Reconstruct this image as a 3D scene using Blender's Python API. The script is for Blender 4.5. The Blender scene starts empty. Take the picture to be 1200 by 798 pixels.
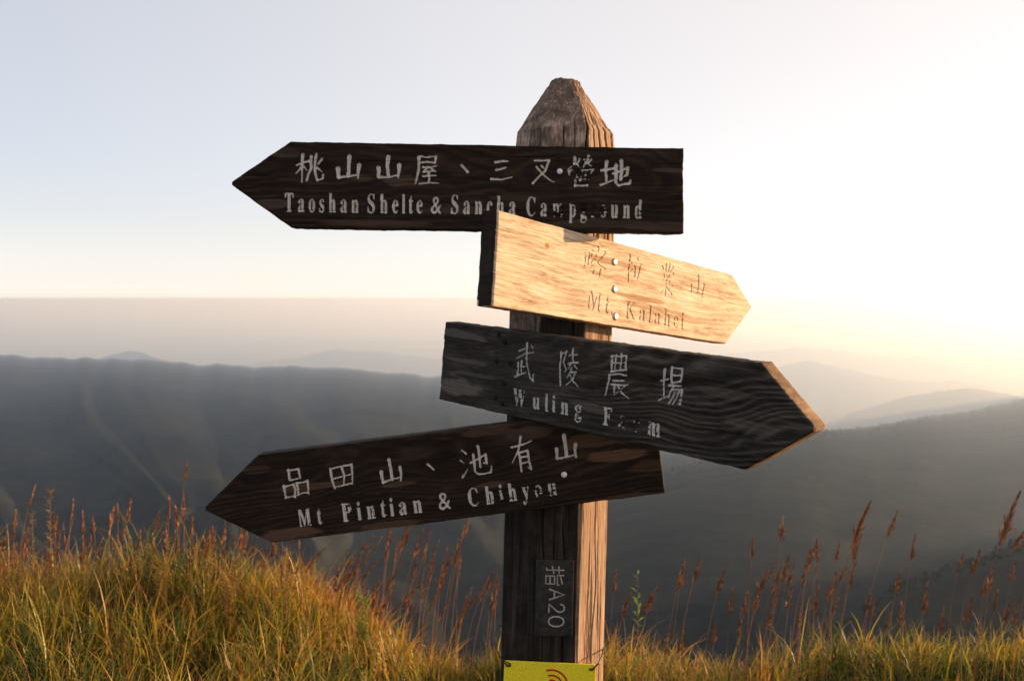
import bpy, math, random
import numpy as np
from mathutils import Matrix, Vector

R = math.radians
rnd = random.Random(7)
rng = np.random.default_rng(11)
S = bpy.context.scene
COL = S.collection

# ------------------------------------------------------------------ camera, sky, sun, exposure
EYE = 1.6                                   # camera height above the ground by the post
FPX, CX, HY = 1000.0, 600.0, 350.0          # focal length in photo pixels, centre column, horizon row
cam_d = bpy.data.cameras.new('camera')
cam = bpy.data.objects.new('camera', cam_d)
COL.objects.link(cam)
cam.location = (0, 0, EYE)
cam.rotation_euler = (R(90), 0, 0)
cam_d.sensor_width = 36
cam_d.lens = 30
cam_d.shift_y = -49 / 1200
cam_d.clip_start = 0.05
cam_d.clip_end = 200000
cam_d.dof.use_dof = True
cam_d.dof.focus_distance = 1.55
cam_d.dof.aperture_fstop = 8.0
S.camera = cam

SUN_AZ, SUN_EL = 74.0, 5.2                  # degrees right of the view axis, above the horizon
W = bpy.data.worlds.new('World')
S.world = W
W.use_nodes = True
wn, wl = W.node_tree.nodes, W.node_tree.links
bg = wn['Background']
bg.inputs['Strength'].default_value = 0.15
sky = wn.new('ShaderNodeTexSky')
sky.sky_type = 'NISHITA'
sky.sun_disc = False
sky.sun_elevation = R(SUN_EL)
sky.sun_rotation = R(SUN_AZ)
sky.altitude = 3000
sky.air_density = 1.0
sky.dust_density = 1.5
sky.ozone_density = 1.0
hsv = wn.new('ShaderNodeHueSaturation')
hsv.inputs['Saturation'].default_value = 0.34
hsv.inputs['Value'].default_value = 0.85
wl.new(sky.outputs[0], hsv.inputs['Color'])
veil = wn.new('ShaderNodeMix')                 # thin high haze whitens the whole sky
veil.data_type = 'RGBA'
veil.inputs[0].default_value = 0.55
tc, dot, ram = wn.new('ShaderNodeTexCoord'), wn.new('ShaderNodeVectorMath'), wn.new('ShaderNodeValToRGB')
dot.operation = 'DOT_PRODUCT'
dot.inputs[1].default_value = (math.sin(R(SUN_AZ)), math.cos(R(SUN_AZ)), 0.1)
remap = wn.new('ShaderNodeMapRange')
remap.inputs['From Min'].default_value = -0.5
remap.inputs['From Max'].default_value = 1.0
wl.new(tc.outputs['Generated'], dot.inputs[0])
wl.new(dot.outputs['Value'], remap.inputs['Value'])
wl.new(remap.outputs[0], ram.inputs[0])
mid_e = ram.color_ramp.elements.new(0.5)
mid_e.color = (0.82, 0.785, 0.80, 1)
ram.color_ramp.elements[0].position, ram.color_ramp.elements[0].color = 0.0, (0.43, 0.49, 0.62, 1)
ram.color_ramp.elements[2].position, ram.color_ramp.elements[2].color = 0.95, (1.06, 0.90, 0.80, 1)
gain = wn.new('ShaderNodeVectorMath')
gain.operation = 'SCALE'
gain.inputs['Scale'].default_value = 4.4
sep, low, warm = wn.new('ShaderNodeSeparateXYZ'), wn.new('ShaderNodeMapRange'), wn.new('ShaderNodeMix')
warm.data_type = 'RGBA'                         # warmer and paler towards the horizon
wl.new(tc.outputs['Generated'], sep.inputs[0])
wl.new(sep.outputs['Z'], low.inputs['Value'])
low.interpolation_type = 'SMOOTHSTEP'
for k_, v_ in (('From Min', 0.0), ('From Max', 0.16), ('To Min', 0.75), ('To Max', 0.0)):
    low.inputs[k_].default_value = v_
warm.inputs[7].default_value = (0.79, 0.69, 0.61, 1)
wl.new(low.outputs[0], warm.inputs[0])
wl.new(ram.outputs[0], warm.inputs[6])
wl.new(warm.outputs[2], gain.inputs[0])
wl.new(gain.outputs[0], veil.inputs[7])
wl.new(hsv.outputs[0], veil.inputs[6])
wl.new(veil.outputs[2], bg.inputs['Color'])

sd = bpy.data.lights.new('sun', 'SUN')
sd.energy = 5.0
sd.angle = R(0.5)
sd.color = (1.0, 0.67, 0.37)
sun = bpy.data.objects.new('sun', sd)
COL.objects.link(sun)
SDIR = Vector((math.sin(R(SUN_AZ)) * math.cos(R(SUN_EL)), math.cos(R(SUN_AZ)) * math.cos(R(SUN_EL)), math.sin(R(SUN_EL))))
sun.rotation_euler = SDIR.to_track_quat('Z', 'Y').to_euler()
sun.location = SDIR * 50

S.view_settings.view_transform = 'Standard'
S.view_settings.look = 'None'
S.view_settings.exposure = 1.05
S.view_settings.gamma = 1.0
S.render.engine = 'CYCLES'
S.cycles.use_denoising = True
S.cycles.max_bounces = 8
S.cycles.volume_bounces = 3
S.cycles.transparent_max_bounces = 8
S.cycles.use_adaptive_sampling = False

# ------------------------------------------------------------------ helpers
def vnoise(x, y, seed=0):
    """smooth value noise on arrays, 0..1"""
    t = np.random.default_rng(seed).random((256, 256))
    xi, yi = np.floor(x).astype(int), np.floor(y).astype(int)
    fx, fy = x - xi, y - yi
    fx, fy = fx * fx * (3 - 2 * fx), fy * fy * (3 - 2 * fy)
    a, b = t[xi & 255, yi & 255], t[(xi + 1) & 255, yi & 255]
    c, d = t[xi & 255, (yi + 1) & 255], t[(xi + 1) & 255, (yi + 1) & 255]
    return (a * (1 - fx) + b * fx) * (1 - fy) + (c * (1 - fx) + d * fx) * fy

def fbm(x, y, seed=0, octaves=4, gain=0.5):
    s, amp, tot = 0, 1.0, 0
    for o in range(octaves):
        s = s + amp * vnoise(x * 2 ** o + o * 17.3, y * 2 ** o + o * 9.1, seed + o)
        tot += amp
        amp *= gain
    return s / tot

def sstep(a, b, x):
    t = np.clip((x - a) / (b - a), 0, 1)
    return t * t * (3 - 2 * t)

def tag(o, label=None, cat=None, group=None, kind=None):
    for k, v in (('label', label), ('category', cat), ('group', group), ('kind', kind)):
        if v: o[k] = v
    return o

def empty(name, loc):
    o = bpy.data.objects.new(name, None)
    o.empty_display_size = 0.1
    o.location = loc
    COL.objects.link(o)
    return o

def mesh_obj(name, verts, faces, mats, parent=None, smooth=True, attrs=None, mat_ids=None):
    """verts (n,3); faces: an (m,3|4) array, or a list of such arrays"""
    me = bpy.data.meshes.new(name)
    fs = faces if isinstance(faces, list) else [faces]
    fs = [np.asarray(f, dtype=np.int32) for f in fs if len(f)]
    verts = np.asarray(verts, dtype=np.float32)
    me.vertices.add(len(verts))
    me.vertices.foreach_set('co', verts.ravel())
    loops = np.concatenate([f.ravel() for f in fs])
    counts = np.concatenate([np.full(len(f), f.shape[1], dtype=np.int32) for f in fs])
    starts = np.concatenate([[0], np.cumsum(counts)[:-1]]).astype(np.int32)
    me.loops.add(len(loops))
    me.loops.foreach_set('vertex_index', loops)
    me.polygons.add(len(counts))
    me.polygons.foreach_set('loop_start', starts)
    me.polygons.foreach_set('use_smooth', np.full(len(counts), smooth, dtype=bool))
    for m in (mats if isinstance(mats, (list, tuple)) else [mats]):
        me.materials.append(m)
    if mat_ids is not None:
        me.polygons.foreach_set('material_index', np.asarray(mat_ids, dtype=np.int32))
    for k, v in (attrs or {}).items():
        at = me.attributes.new(k, 'FLOAT', 'POINT')
        at.data.foreach_set('value', np.asarray(v, dtype=np.float32))
    me.update(calc_edges=True)
    me.validate()
    o = bpy.data.objects.new(name, me)
    COL.objects.link(o)
    if parent: o.parent = parent
    return o

def grid_faces(nr, nc, wrap=False, off=0):
    i, j = np.meshgrid(np.arange(nr - 1), np.arange(nc if wrap else nc - 1), indexing='ij')
    j2 = (j + 1) % nc
    return np.stack([i * nc + j, i * nc + j2, (i + 1) * nc + j2, (i + 1) * nc + j], -1).reshape(-1, 4) + off

class Mat:
    """small node-graph builder"""
    def __init__(s, name):
        s.m = bpy.data.materials.new(name)
        s.m.use_nodes = True
        s.n, s.l = s.m.node_tree.nodes, s.m.node_tree.links
        s.b = s.n['Principled BSDF']
        s.out = s.n['Material Output']
    def node(s, t, **kw):
        n = s.n.new(t)
        for k, v in kw.items():
            setattr(n, k, v)
        return n
    def put(s, v, sock):
        if hasattr(v, 'is_linked') or isinstance(v, bpy.types.NodeSocket): s.l.new(v, sock)
        else: sock.default_value = v
    def coord(s, scale, out='Object', rot=(0, 0, 0)):
        c, mp = s.node('ShaderNodeTexCoord'), s.node('ShaderNodeMapping')
        mp.inputs['Scale'].default_value = scale
        mp.inputs['Rotation'].default_value = rot
        s.l.new(c.outputs[out], mp.inputs[0])
        return mp.outputs[0]
    def noise(s, vec, scale, detail=5, rough=0.6, dist=0.0):
        n = s.node('ShaderNodeTexNoise')
        s.l.new(vec, n.inputs['Vector'])
        n.inputs['Scale'].default_value = scale
        n.inputs['Detail'].default_value = detail
        n.inputs['Roughness'].default_value = rough
        n.inputs['Distortion'].default_value = dist
        return n.outputs['Fac']
    def attr(s, name):
        return s.node('ShaderNodeAttribute', attribute_name=name).outputs['Fac']
    def ramp(s, fac, stops):
        n = s.node('ShaderNodeValToRGB')
        e = n.color_ramp.elements
        while len(e) < len(stops): e.new(0.5)
        for k, (p, c) in enumerate(stops):
            e[k].position = p
            e[k].color = (*c, 1) if not isinstance(c, (int, float)) else (c, c, c, 1)
        s.l.new(fac, n.inputs[0])
        return n.outputs[0]
    def mix(s, fac, a, b, mode='MIX'):
        n = s.node('ShaderNodeMix', data_type='RGBA', blend_type=mode)
        s.put(fac, n.inputs[0])
        for v, i in ((a, 6), (b, 7)):
            s.put((*v, 1) if isinstance(v, tuple) and len(v) == 3 else v, n.inputs[i])
        return n.outputs[2]
    def math(s, op, a, b=0.0, clamp=False):
        n = s.node('ShaderNodeMath', operation=op, use_clamp=clamp)
        s.put(a, n.inputs[0]); s.put(b, n.inputs[1])
        return n.outputs[0]
    def bump(s, h, strength=0.5, dist=0.002):
        n = s.node('ShaderNodeBump')
        n.inputs['Strength'].default_value = strength
        n.inputs['Distance'].default_value = dist
        s.l.new(h, n.inputs['Height'])
        s.l.new(n.outputs[0], s.b.inputs['Normal'])
    def finish(s, color, rough=0.8, spec=0.3, metal=0.0):
        s.put((*color, 1) if isinstance(color, tuple) else color, s.b.inputs['Base Color'])
        s.put(rough, s.b.inputs['Roughness'])
        s.b.inputs['Specular IOR Level'].default_value = spec
        s.b.inputs['Metallic'].default_value = metal
        return s.m

# ------------------------------------------------------------------ materials
def board_mat(name, dark, mid, light, patch, contrast=1.0, rough=0.75, spec=0.12):
    m = Mat(name)
    fine = m.noise(m.coord((9, 60, 150)), 6.0, 8, 0.7)
    broad = m.noise(m.coord((5, 10, 26)), 1.6, 5, 0.65, 0.4)
    g = m.attr('grain')
    f = m.math('ADD', m.math('MULTIPLY', fine, 0.45), m.math('MULTIPLY', broad, 0.55))
    f = m.math('ADD', f, m.math('MULTIPLY', m.math('SUBTRACT', g, 0.5), 0.55 * contrast))
    c = m.ramp(f, [(0.34, dark), (0.51, mid), (0.70, light)])
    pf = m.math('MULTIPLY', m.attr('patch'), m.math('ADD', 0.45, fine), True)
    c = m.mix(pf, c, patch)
    sp = m.noise(m.coord((40, 40, 40)), 9.0, 3, 0.7)
    grit = m.noise(m.coord((60, 60, 110)), 14.0, 4, 0.75)
    c = m.mix(m.ramp(sp, [(0.62, 0.0), (0.72, 0.5)]), c, dark)
    c = m.mix(m.ramp(grit, [(0.53, 0.0), (0.66, 0.75)]), c, dark)
    m.bump(m.math('ADD', fine, m.math('MULTIPLY', sp, 0.3)), 0.55, 0.0016)
    return m.finish(c, rough, spec)

M_BOARD_A = board_mat('dark_brown_wood', (0.009, 0.0055, 0.004), (0.024, 0.0135, 0.009), (0.064, 0.037, 0.024), (0.125, 0.080, 0.056), 0.4)
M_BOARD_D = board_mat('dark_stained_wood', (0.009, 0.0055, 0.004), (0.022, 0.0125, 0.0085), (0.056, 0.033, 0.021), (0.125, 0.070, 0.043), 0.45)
M_BOARD_C = board_mat('charcoal_weathered_wood', (0.011, 0.0090, 0.0075), (0.041, 0.0335, 0.0275), (0.115, 0.094, 0.078), (0.16, 0.135, 0.115), 0.62)
M_BOARD_B = board_mat('sun_bleached_wood', (0.25, 0.145, 0.08), (0.58, 0.44, 0.30), (0.74, 0.62, 0.48), (0.30, 0.15, 0.062), 0.22)

M_SHADED_END = board_mat('shaded_end_grain', (0.010, 0.007, 0.005), (0.022, 0.015, 0.011), (0.05, 0.034, 0.024), (0.05, 0.03, 0.02), 0.5)  # end grain darkened to paint in the shade of an unlit end

M_LIT_END = board_mat('sunlit_end_wood', (0.06, 0.032, 0.016), (0.18, 0.10, 0.05), (0.36, 0.225, 0.125), (0.3, 0.18, 0.1), 0.4)  # paler brown that paints sunlight onto the ends facing the sun

def paint_mat(name, col, wood):
    m = Mat(name)
    n = m.noise(m.coord((60, 60, 160)), 5.0, 5, 0.7)
    c = m.mix(m.ramp(n, [(0.34, 1.0), (0.50, 0.0)]), col, wood)
    m.bump(n, 0.5, 0.001)
    return m.finish(c, 0.7, 0.2)
M_PAINT = paint_mat('worn_white_paint', (0.70, 0.635, 0.57), (0.25, 0.19, 0.15))
M_PAINT_THIN = paint_mat('thin_grey_paint', (0.66, 0.62, 0.58), (0.16, 0.14, 0.13))

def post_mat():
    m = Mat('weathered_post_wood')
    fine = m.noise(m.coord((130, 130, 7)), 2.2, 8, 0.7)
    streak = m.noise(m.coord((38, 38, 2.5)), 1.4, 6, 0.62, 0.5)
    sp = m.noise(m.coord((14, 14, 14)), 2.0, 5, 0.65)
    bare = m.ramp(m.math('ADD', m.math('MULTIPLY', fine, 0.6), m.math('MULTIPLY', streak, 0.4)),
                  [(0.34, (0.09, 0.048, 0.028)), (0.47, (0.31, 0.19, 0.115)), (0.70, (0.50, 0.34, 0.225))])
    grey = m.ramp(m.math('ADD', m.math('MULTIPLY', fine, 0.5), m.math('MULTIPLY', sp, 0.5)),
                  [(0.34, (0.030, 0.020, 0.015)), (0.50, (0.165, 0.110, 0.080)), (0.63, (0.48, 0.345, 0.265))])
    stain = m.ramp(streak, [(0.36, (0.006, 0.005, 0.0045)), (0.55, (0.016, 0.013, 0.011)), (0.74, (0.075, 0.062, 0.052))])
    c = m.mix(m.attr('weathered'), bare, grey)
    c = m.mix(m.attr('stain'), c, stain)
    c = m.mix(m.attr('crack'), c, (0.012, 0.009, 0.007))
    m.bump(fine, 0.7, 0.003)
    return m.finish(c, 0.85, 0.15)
M_POST = post_mat()

def simple_mat(name, col, rough=0.6, spec=0.4, metal=0.0, var=0.25, scale=40):
    m = Mat(name)
    n = m.noise(m.coord((1, 1, 1)), scale, 4, 0.6)
    c = m.mix(m.ramp(n, [(0.35, 0.0), (0.7, 1.0)]), tuple(v * (1 - var) for v in col), tuple(min(1, v * (1 + var)) for v in col))
    m.bump(n, 0.25, 0.0008)
    return m.finish(c, rough, spec, metal)
M_NAIL_PALE = simple_mat('pale_nail_head', (0.72, 0.68, 0.63), 0.45, 0.5, 0.0, 0.15, 300)
M_NAIL_STEEL = simple_mat('steel_nail_head', (0.50, 0.43, 0.34), 0.4, 0.5, 0.5, 0.2, 300)
M_BOLT = simple_mat('rusted_bolt', (0.012, 0.009, 0.008), 0.8, 0.2, 0.0, 0.4, 300)
M_PLAQUE = simple_mat('smoky_plastic', (0.030, 0.027, 0.026), 0.35, 0.35, 0.0, 0.45, 90)
M_PLAQUE_TEXT = simple_mat('plaque_lettering', (0.36, 0.32, 0.29), 0.6, 0.3, 0.0, 0.15, 200)
M_YELLOW = simple_mat('yellow_plastic', (0.80, 0.63, 0.02), 0.55, 0.3, 0.0, 0.14, 260)
M_RED = simple_mat('red_print', (0.42, 0.015, 0.01), 0.55, 0.3, 0.0, 0.1, 300)
M_WIRE = simple_mat('dark_wire', (0.02, 0.015, 0.012), 0.5, 0.4, 0.3, 0.2, 300)

def leaf_mat(name, stops, transl=0.35):
    m = Mat(name)
    c = m.ramp(m.attr('tint'), stops)
    d, t, mx = m.node('ShaderNodeBsdfDiffuse'), m.node('ShaderNodeBsdfTranslucent'), m.node('ShaderNodeMixShader')
    gl, mx2 = m.node('ShaderNodeBsdfGlossy'), m.node('ShaderNodeMixShader')
    gl.inputs['Roughness'].default_value = 0.45
    gl.inputs['Color'].default_value = (0.8, 0.8, 0.75, 1)
    m.l.new(c, d.inputs[0]); m.l.new(c, t.inputs[0])
    mx.inputs[0].default_value = transl
    m.l.new(d.outputs[0], mx.inputs[1]); m.l.new(t.outputs[0], mx.inputs[2])
    mx2.inputs[0].default_value = 0.035
    m.l.new(mx.outputs[0], mx2.inputs[1]); m.l.new(gl.outputs[0], mx2.inputs[2])
    m.l.new(mx2.outputs[0], m.out.inputs['Surface'])
    m.n.remove(m.b)
    return m.m
M_GRASS = leaf_mat('grass_blades', [(0.0, (0.012, 0.022, 0.003)), (0.36, (0.080, 0.110, 0.006)), (0.62, (0.37, 0.275, 0.016)),
                                    (0.86, (0.56, 0.29, 0.045)), (1.0, (0.32, 0.085, 0.020))], 0.52)
M_STEM = leaf_mat('dry_grass_stem', [(0.0, (0.16, 0.075, 0.03)), (1.0, (0.30, 0.13, 0.05))], 0.2)
M_HEAD = leaf_mat('rust_seed_head', [(0.0, (0.10, 0.028, 0.010)), (0.55, (0.26, 0.088, 0.030)), (1.0, (0.56, 0.28, 0.10))], 0.35)
M_WEED = leaf_mat('weed_leaves', [(0.0, (0.07, 0.09, 0.014)), (0.5, (0.25, 0.17, 0.03)), (1.0, (0.34, 0.13, 0.03))], 0.4)
M_SPROUT = leaf_mat('fresh_leaves', [(0.0, (0.10, 0.17, 0.02)), (1.0, (0.26, 0.32, 0.04))], 0.45)

def hill_mat(name, a, b, scale):
    m = Mat(name)
    n = m.noise(m.coord((1, 1, 1)), scale, 8, 0.65)
    n2 = m.noise(m.coord((1, 1, 1)), scale * 9, 5, 0.7)
    n3 = m.noise(m.coord((1, 1, 1)), scale * 30, 4, 0.7)
    f = m.math('ADD', m.math('MULTIPLY', n, 0.5), m.math('ADD', m.math('MULTIPLY', n2, 0.3), m.math('MULTIPLY', n3, 0.2)))
    c = m.ramp(f, [(0.40, a), (0.60, b)])
    return m.finish(c, 1.0, 0.0)
M_HILL = hill_mat('forested_slope', (0.008, 0.011, 0.012), (0.032, 0.033, 0.026), 0.004)
M_FOREST = hill_mat('tree_crowns', (0.010, 0.014, 0.008), (0.030, 0.034, 0.018), 0.05)
M_SOIL = hill_mat('soil_and_litter', (0.020, 0.014, 0.007), (0.055, 0.040, 0.018), 6.0)

# ------------------------------------------------------------------ the ground: one sheet from the crest to the horizon
CREST_X = np.array([-5.0, -2.4, -1.6, -1.0, -0.75, -0.5, -0.25, 0.0, 0.3, 0.9, 1.4, 2.0, 2.6, 5.0])
CREST_Z = np.array([0.10, 0.10, 0.09, 0.05, -0.10, -0.33, -0.42, -0.32, -0.37, -0.42, -0.40, -0.35, -0.30, -0.20])
def ground_z(x, y):
    x, y = np.asarray(x, float), np.asarray(y, float)
    r = np.hypot(x, y)
    near = np.interp(x, CREST_X, CREST_Z)
    k = sstep(1.0, 3.6, y)
    z = near * k - 0.05 * (1 - k)
    z = z + 0.11 * (fbm(x * 1.6 + 40, y * 1.3 + 40, 3, 3) - 0.5)
    over = np.maximum(y - 4.25 - 0.25 * (vnoise(x * 0.9 + 9, y * 0 + 3, 5) - 0.5), 0)
    z = z - 0.55 * over ** 1.2 * sstep(0, 0.8, over)
    side = np.maximum(r - 9, 0)
    z = z - 0.55 * side * sstep(9, 14, r)
    far = -980 + 120 * (fbm(x * 0.0006 + 31, y * 0.0006 + 57, 8, 4) - 0.5)
    return np.maximum(z, far) if np.ndim(z) else z

ang = np.linspace(0, 2 * math.pi, 360, endpoint=False)
rad = np.concatenate([[0.05], np.geomspace(0.4, 12, 110), np.geomspace(12.6, 50000, 110)])
rr, aa = np.meshgrid(rad, ang, indexing='ij')
gx, gy = rr * np.cos(aa), rr * np.sin(aa)
ground = mesh_obj('ground', np.stack([gx, gy, ground_z(gx, gy)], -1).reshape(-1, 3), grid_faces(len(rad), 360, True), M_SOIL)
tag(ground, 'dark soil of the hilltop under the grass, falling away to the valley', 'ground', kind='structure')

# ------------------------------------------------------------------ mountain ridges, each at its own distance
def ridge(crest, yc, yn, seed, label, spur=0.10, bump=0.0012, cols=420, rows=150, pw=0.38):
    """crest: (photo column, photo row) pairs seen at distance yc; the near slope comes down towards the viewer to distance yn"""
    cx_, cy_ = np.array(crest, float).T
    px = np.linspace(cx_[0], cx_[-1], cols)
    cy2 = np.interp(px, cx_, cy_)
    k = np.ones(5) / 5
    cy2 = np.convolve(np.pad(cy2, 2, 'edge'), k, 'valid')
    X0 = (px - CX) / FPX
    t = np.linspace(0, 1, rows)[:, None]
    cy2 = cy2[None] - 1000 * bump * 2.2 * (fbm(px * 0.06 + seed, px * 0 + seed, seed, 4, 0.5) - 0.5) * 2 * np.exp(-(t / 0.07) ** 2)
    P = 930.0
    row = cy2 + (P - cy2) * t
    ycr = np.convolve(np.pad(np.interp(px, *np.array(yc, float).T), 45, 'edge'), np.hanning(91) / np.hanning(91).sum(), 'valid')[None] if isinstance(yc, list) else np.full((1, cols), float(yc))
    Y = ycr * (yn / ycr) ** (t ** pw) * np.ones_like(row)
    u = px[None] * np.ones_like(row)
    wx = 1.6 * (fbm(u * 0.006 + 3, t * 2.5 + 0 * u, seed + 60, 3) - 0.5)
    sp = 1 - np.sqrt((2 * fbm(u * 0.0075 - t * 1.3 + seed * 3 + wx, t * 2.6 + 5 + 0 * u + wx, seed + 20, 5, 0.42) - 1) ** 2 + 0.008)
    Y = Y * (1 - spur * (1 - 0.8 * sstep(0.25, 0.7, t)) * (sp - 0.6) * sstep(0, 0.10, t))
    X = X0[None] * Y
    Z = EYE - (row - HY) / FPX * Y
    Z = Z + Y * 0.0016 * (fbm(u * 0.25, t * 60 + 0 * u, seed + 40, 3) - 0.5) * sstep(0, 0.05, t)
    bk = np.linspace(1, 0, 12)[:, None][:-1]
    Yb = Y[0][None] * (1 + 0.25 * bk)
    Zb = Z[0][None] - 0.12 * ycr * bk - 0.02 * ycr * bk * (vnoise(u[:11] * 0.03, bk * 8 + 0 * u[:11], seed + 9))
    Xb = X0[None] * Y[0][None] * np.ones_like(Yb)
    V = np.concatenate([np.stack([Xb, Yb, Zb], -1), np.stack([X, Y, Z], -1)])
    V[..., 2] = np.maximum(V[..., 2], -985)
    o = mesh_obj('mountain_ridge', V.reshape(-1, 3), grid_faces(len(V), cols)[:, ::-1], M_HILL)
    tag(o, label, 'mountain', kind='structure')
    return np.stack([X, Y, Z], -1)

ridge([(-2600, 640), (-1900, 470), (-1300, 425), (-900, 432), (-560, 418), (-250, 416), (-60, 412), (0, 415), (50, 419), (120, 420), (175, 421), (210, 425), (238, 429), (262, 426), (300, 431), (345, 429), (400, 431),
       (460, 436), (510, 441), (560, 450), (640, 462), (720, 480), (800, 500), (900, 530), (1000, 560)], 6200, 150, 3,
      'long forested ridge with spurs across the left of the valley', 0.42, 0.0011, 900)
ridge([(60, 440), (100, 425), (125, 417), (150, 412), (165, 413), (185, 420), (230, 432), (300, 445)], 8000, 5500, 5,
      'small rounded summit just behind the left ridge', 0.05, 0.0005, 160, 40)
ridge([(200, 440), (270, 431), (310, 424), (350, 419), (392, 409), (420, 411), (450, 413), (490, 418), (540, 423), (620, 428), (720, 436)], 11500, 7000, 6,
      'pale distant mountain behind the left ridge', 0.05, 0.0008, 240, 40)
ridge([(640, 428), (760, 421), (830, 416), (880, 413), (930, 407), (965, 409), (1000, 414), (1050, 421), (1090, 417), (1130, 418), (1200, 415), (1300, 411), (1500, 418)], 12500, 8000, 7,
      'palest far range low on the right horizon', 0.05, 0.0007, 300, 40)
ridge([(780, 470), (860, 450), (905, 432), (945, 422), (975, 428), (1020, 440), (1070, 448), (1120, 446), (1180, 456), (1300, 470)], 8800, 5600, 8,
      'pale middle range with one rounded peak right of the post', 0.06, 0.0007, 260, 40)
ridge([(820, 540), (900, 517), (960, 499), (1010, 480), (1060, 465), (1100, 458), (1135, 455), (1165, 459), (1210, 468), (1300, 490), (1450, 520)], 5600, 3200, 9,
      'hazy rounded ridge in front of the pale middle range', 0.08, 0.0007, 260, 60)
RN = ridge([(380, 700), (500, 660), (600, 620), (700, 580), (760, 556), (830, 536), (880, 523), (930, 510), (960, 505), (1000, 503), (1035, 498), (1075, 489), (1115, 485), (1150, 478), (1200, 467), (1300, 446), (1450, 425), (1600, 420), (2000, 440), (2600, 520), (3200, 700)], [(600, 1000), (900, 1250), (1100, 2600), (1250, 4200), (1600, 6000)], 170, 12,
      'near dark forested ridge rising to the right edge', 0.05, 0.0010, 800)
RD = ridge([(820, 830), (900, 775), (960, 740), (1010, 712), (1050, 690), (1090, 674), (1130, 660), (1165, 648), (1200, 636), (1260, 616), (1400, 580), (1600, 540), (2000, 560), (2600, 700)], 330, 80, 14,
      'nearest dark slope with trees at the lower right', 0.08, 0.0030, 300, 60)

def forest(surface, n, size, label, seed, tmax):
    """crowns standing on a slope, too many to count"""
    g = np.random.default_rng(seed)
    R_, C_, _ = surface.shape
    V, F = [], []
    base = np.array([(math.cos(a) * r, math.sin(a) * r, z) for z, r, m in ((0.0, .55, 6), (.35, 1.0, 6), (.75, .7, 6)) for a in np.arange(m) / m * 2 * math.pi] + [(0, 0, 1.1)])
    bf = np.array([(k * 6 + j, k * 6 + (j + 1) % 6, k * 6 + 6 + (j + 1) % 6) for k in (0, 1) for j in range(6)] +
                  [(k * 6 + j, k * 6 + 6 + (j + 1) % 6, k * 6 + 6 + j) for k in (0, 1) for j in range(6)] + [(12 + j, 12 + (j + 1) % 6, 18) for j in range(6)])
    i = (g.random(n) ** 1.8 * tmax * (R_ - 1)).astype(int)
    j = g.integers(0, C_ - 1, n)
    p = surface[i, j]
    s = size * g.uniform(0.5, 1.25, n)
    v = base[None] * g.uniform(0.75, 1.25, (n, len(base), 3))
    v[..., :2] *= (s * 0.42)[:, None, None]
    v[..., 2] *= s[:, None]
    v += (p + np.stack([g.normal(0, size * .5, n), g.normal(0, size * .5, n), -0.25 * s], -1))[:, None]
    f = bf[None] + (np.arange(n) * len(base))[:, None, None]
    o = mesh_obj('forest', v.reshape(-1, 3), f.reshape(-1, 3), M_FOREST, smooth=False)
    tag(o, label, 'forest', kind='stuff')
forest(RN, 2600, 3.4, 'forest crowns along the near dark ridge', 2, 0.025)
forest(RD, 1200, 1.8, 'tree crowns covering the nearest dark slope at lower right', 3, 0.05)

# ------------------------------------------------------------------ haze: one closed box of even air
def haze_box():
    m = bpy.data.materials.new('haze_air')
    m.use_nodes = True
    n, l = m.node_tree.nodes, m.node_tree.links
    n.remove(n['Principled BSDF'])
    v = n.new('ShaderNodeVolumePrincipled')
    v.inputs['Color'].default_value = (0.58, 0.74, 1.0, 1)
    v.inputs['Absorption Color'].default_value = (1, 1, 1, 1)
    v.inputs['Density'].default_value = 0.00018
    v.inputs['Anisotropy'].default_value = 0.58
    l.new(v.outputs[0], n['Material Output'].inputs['Volume'])
    a, z0, z1 = 52000.0, -1060.0, 6.0
    V = [(x, y, z) for z in (z0, z1) for y in (-a, a) for x in (-a, a)]
    F = [(0, 2, 3, 1), (4, 5, 7, 6), (0, 1, 5, 4), (2, 6, 7, 3), (0, 4, 6, 2), (1, 3, 7, 5)]
    o = mesh_obj('haze', V, np.array(F), m, smooth=False)
    tag(o, 'pale evening haze filling the valleys up to the horizon', 'haze', kind='stuff')
haze_box()

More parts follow.
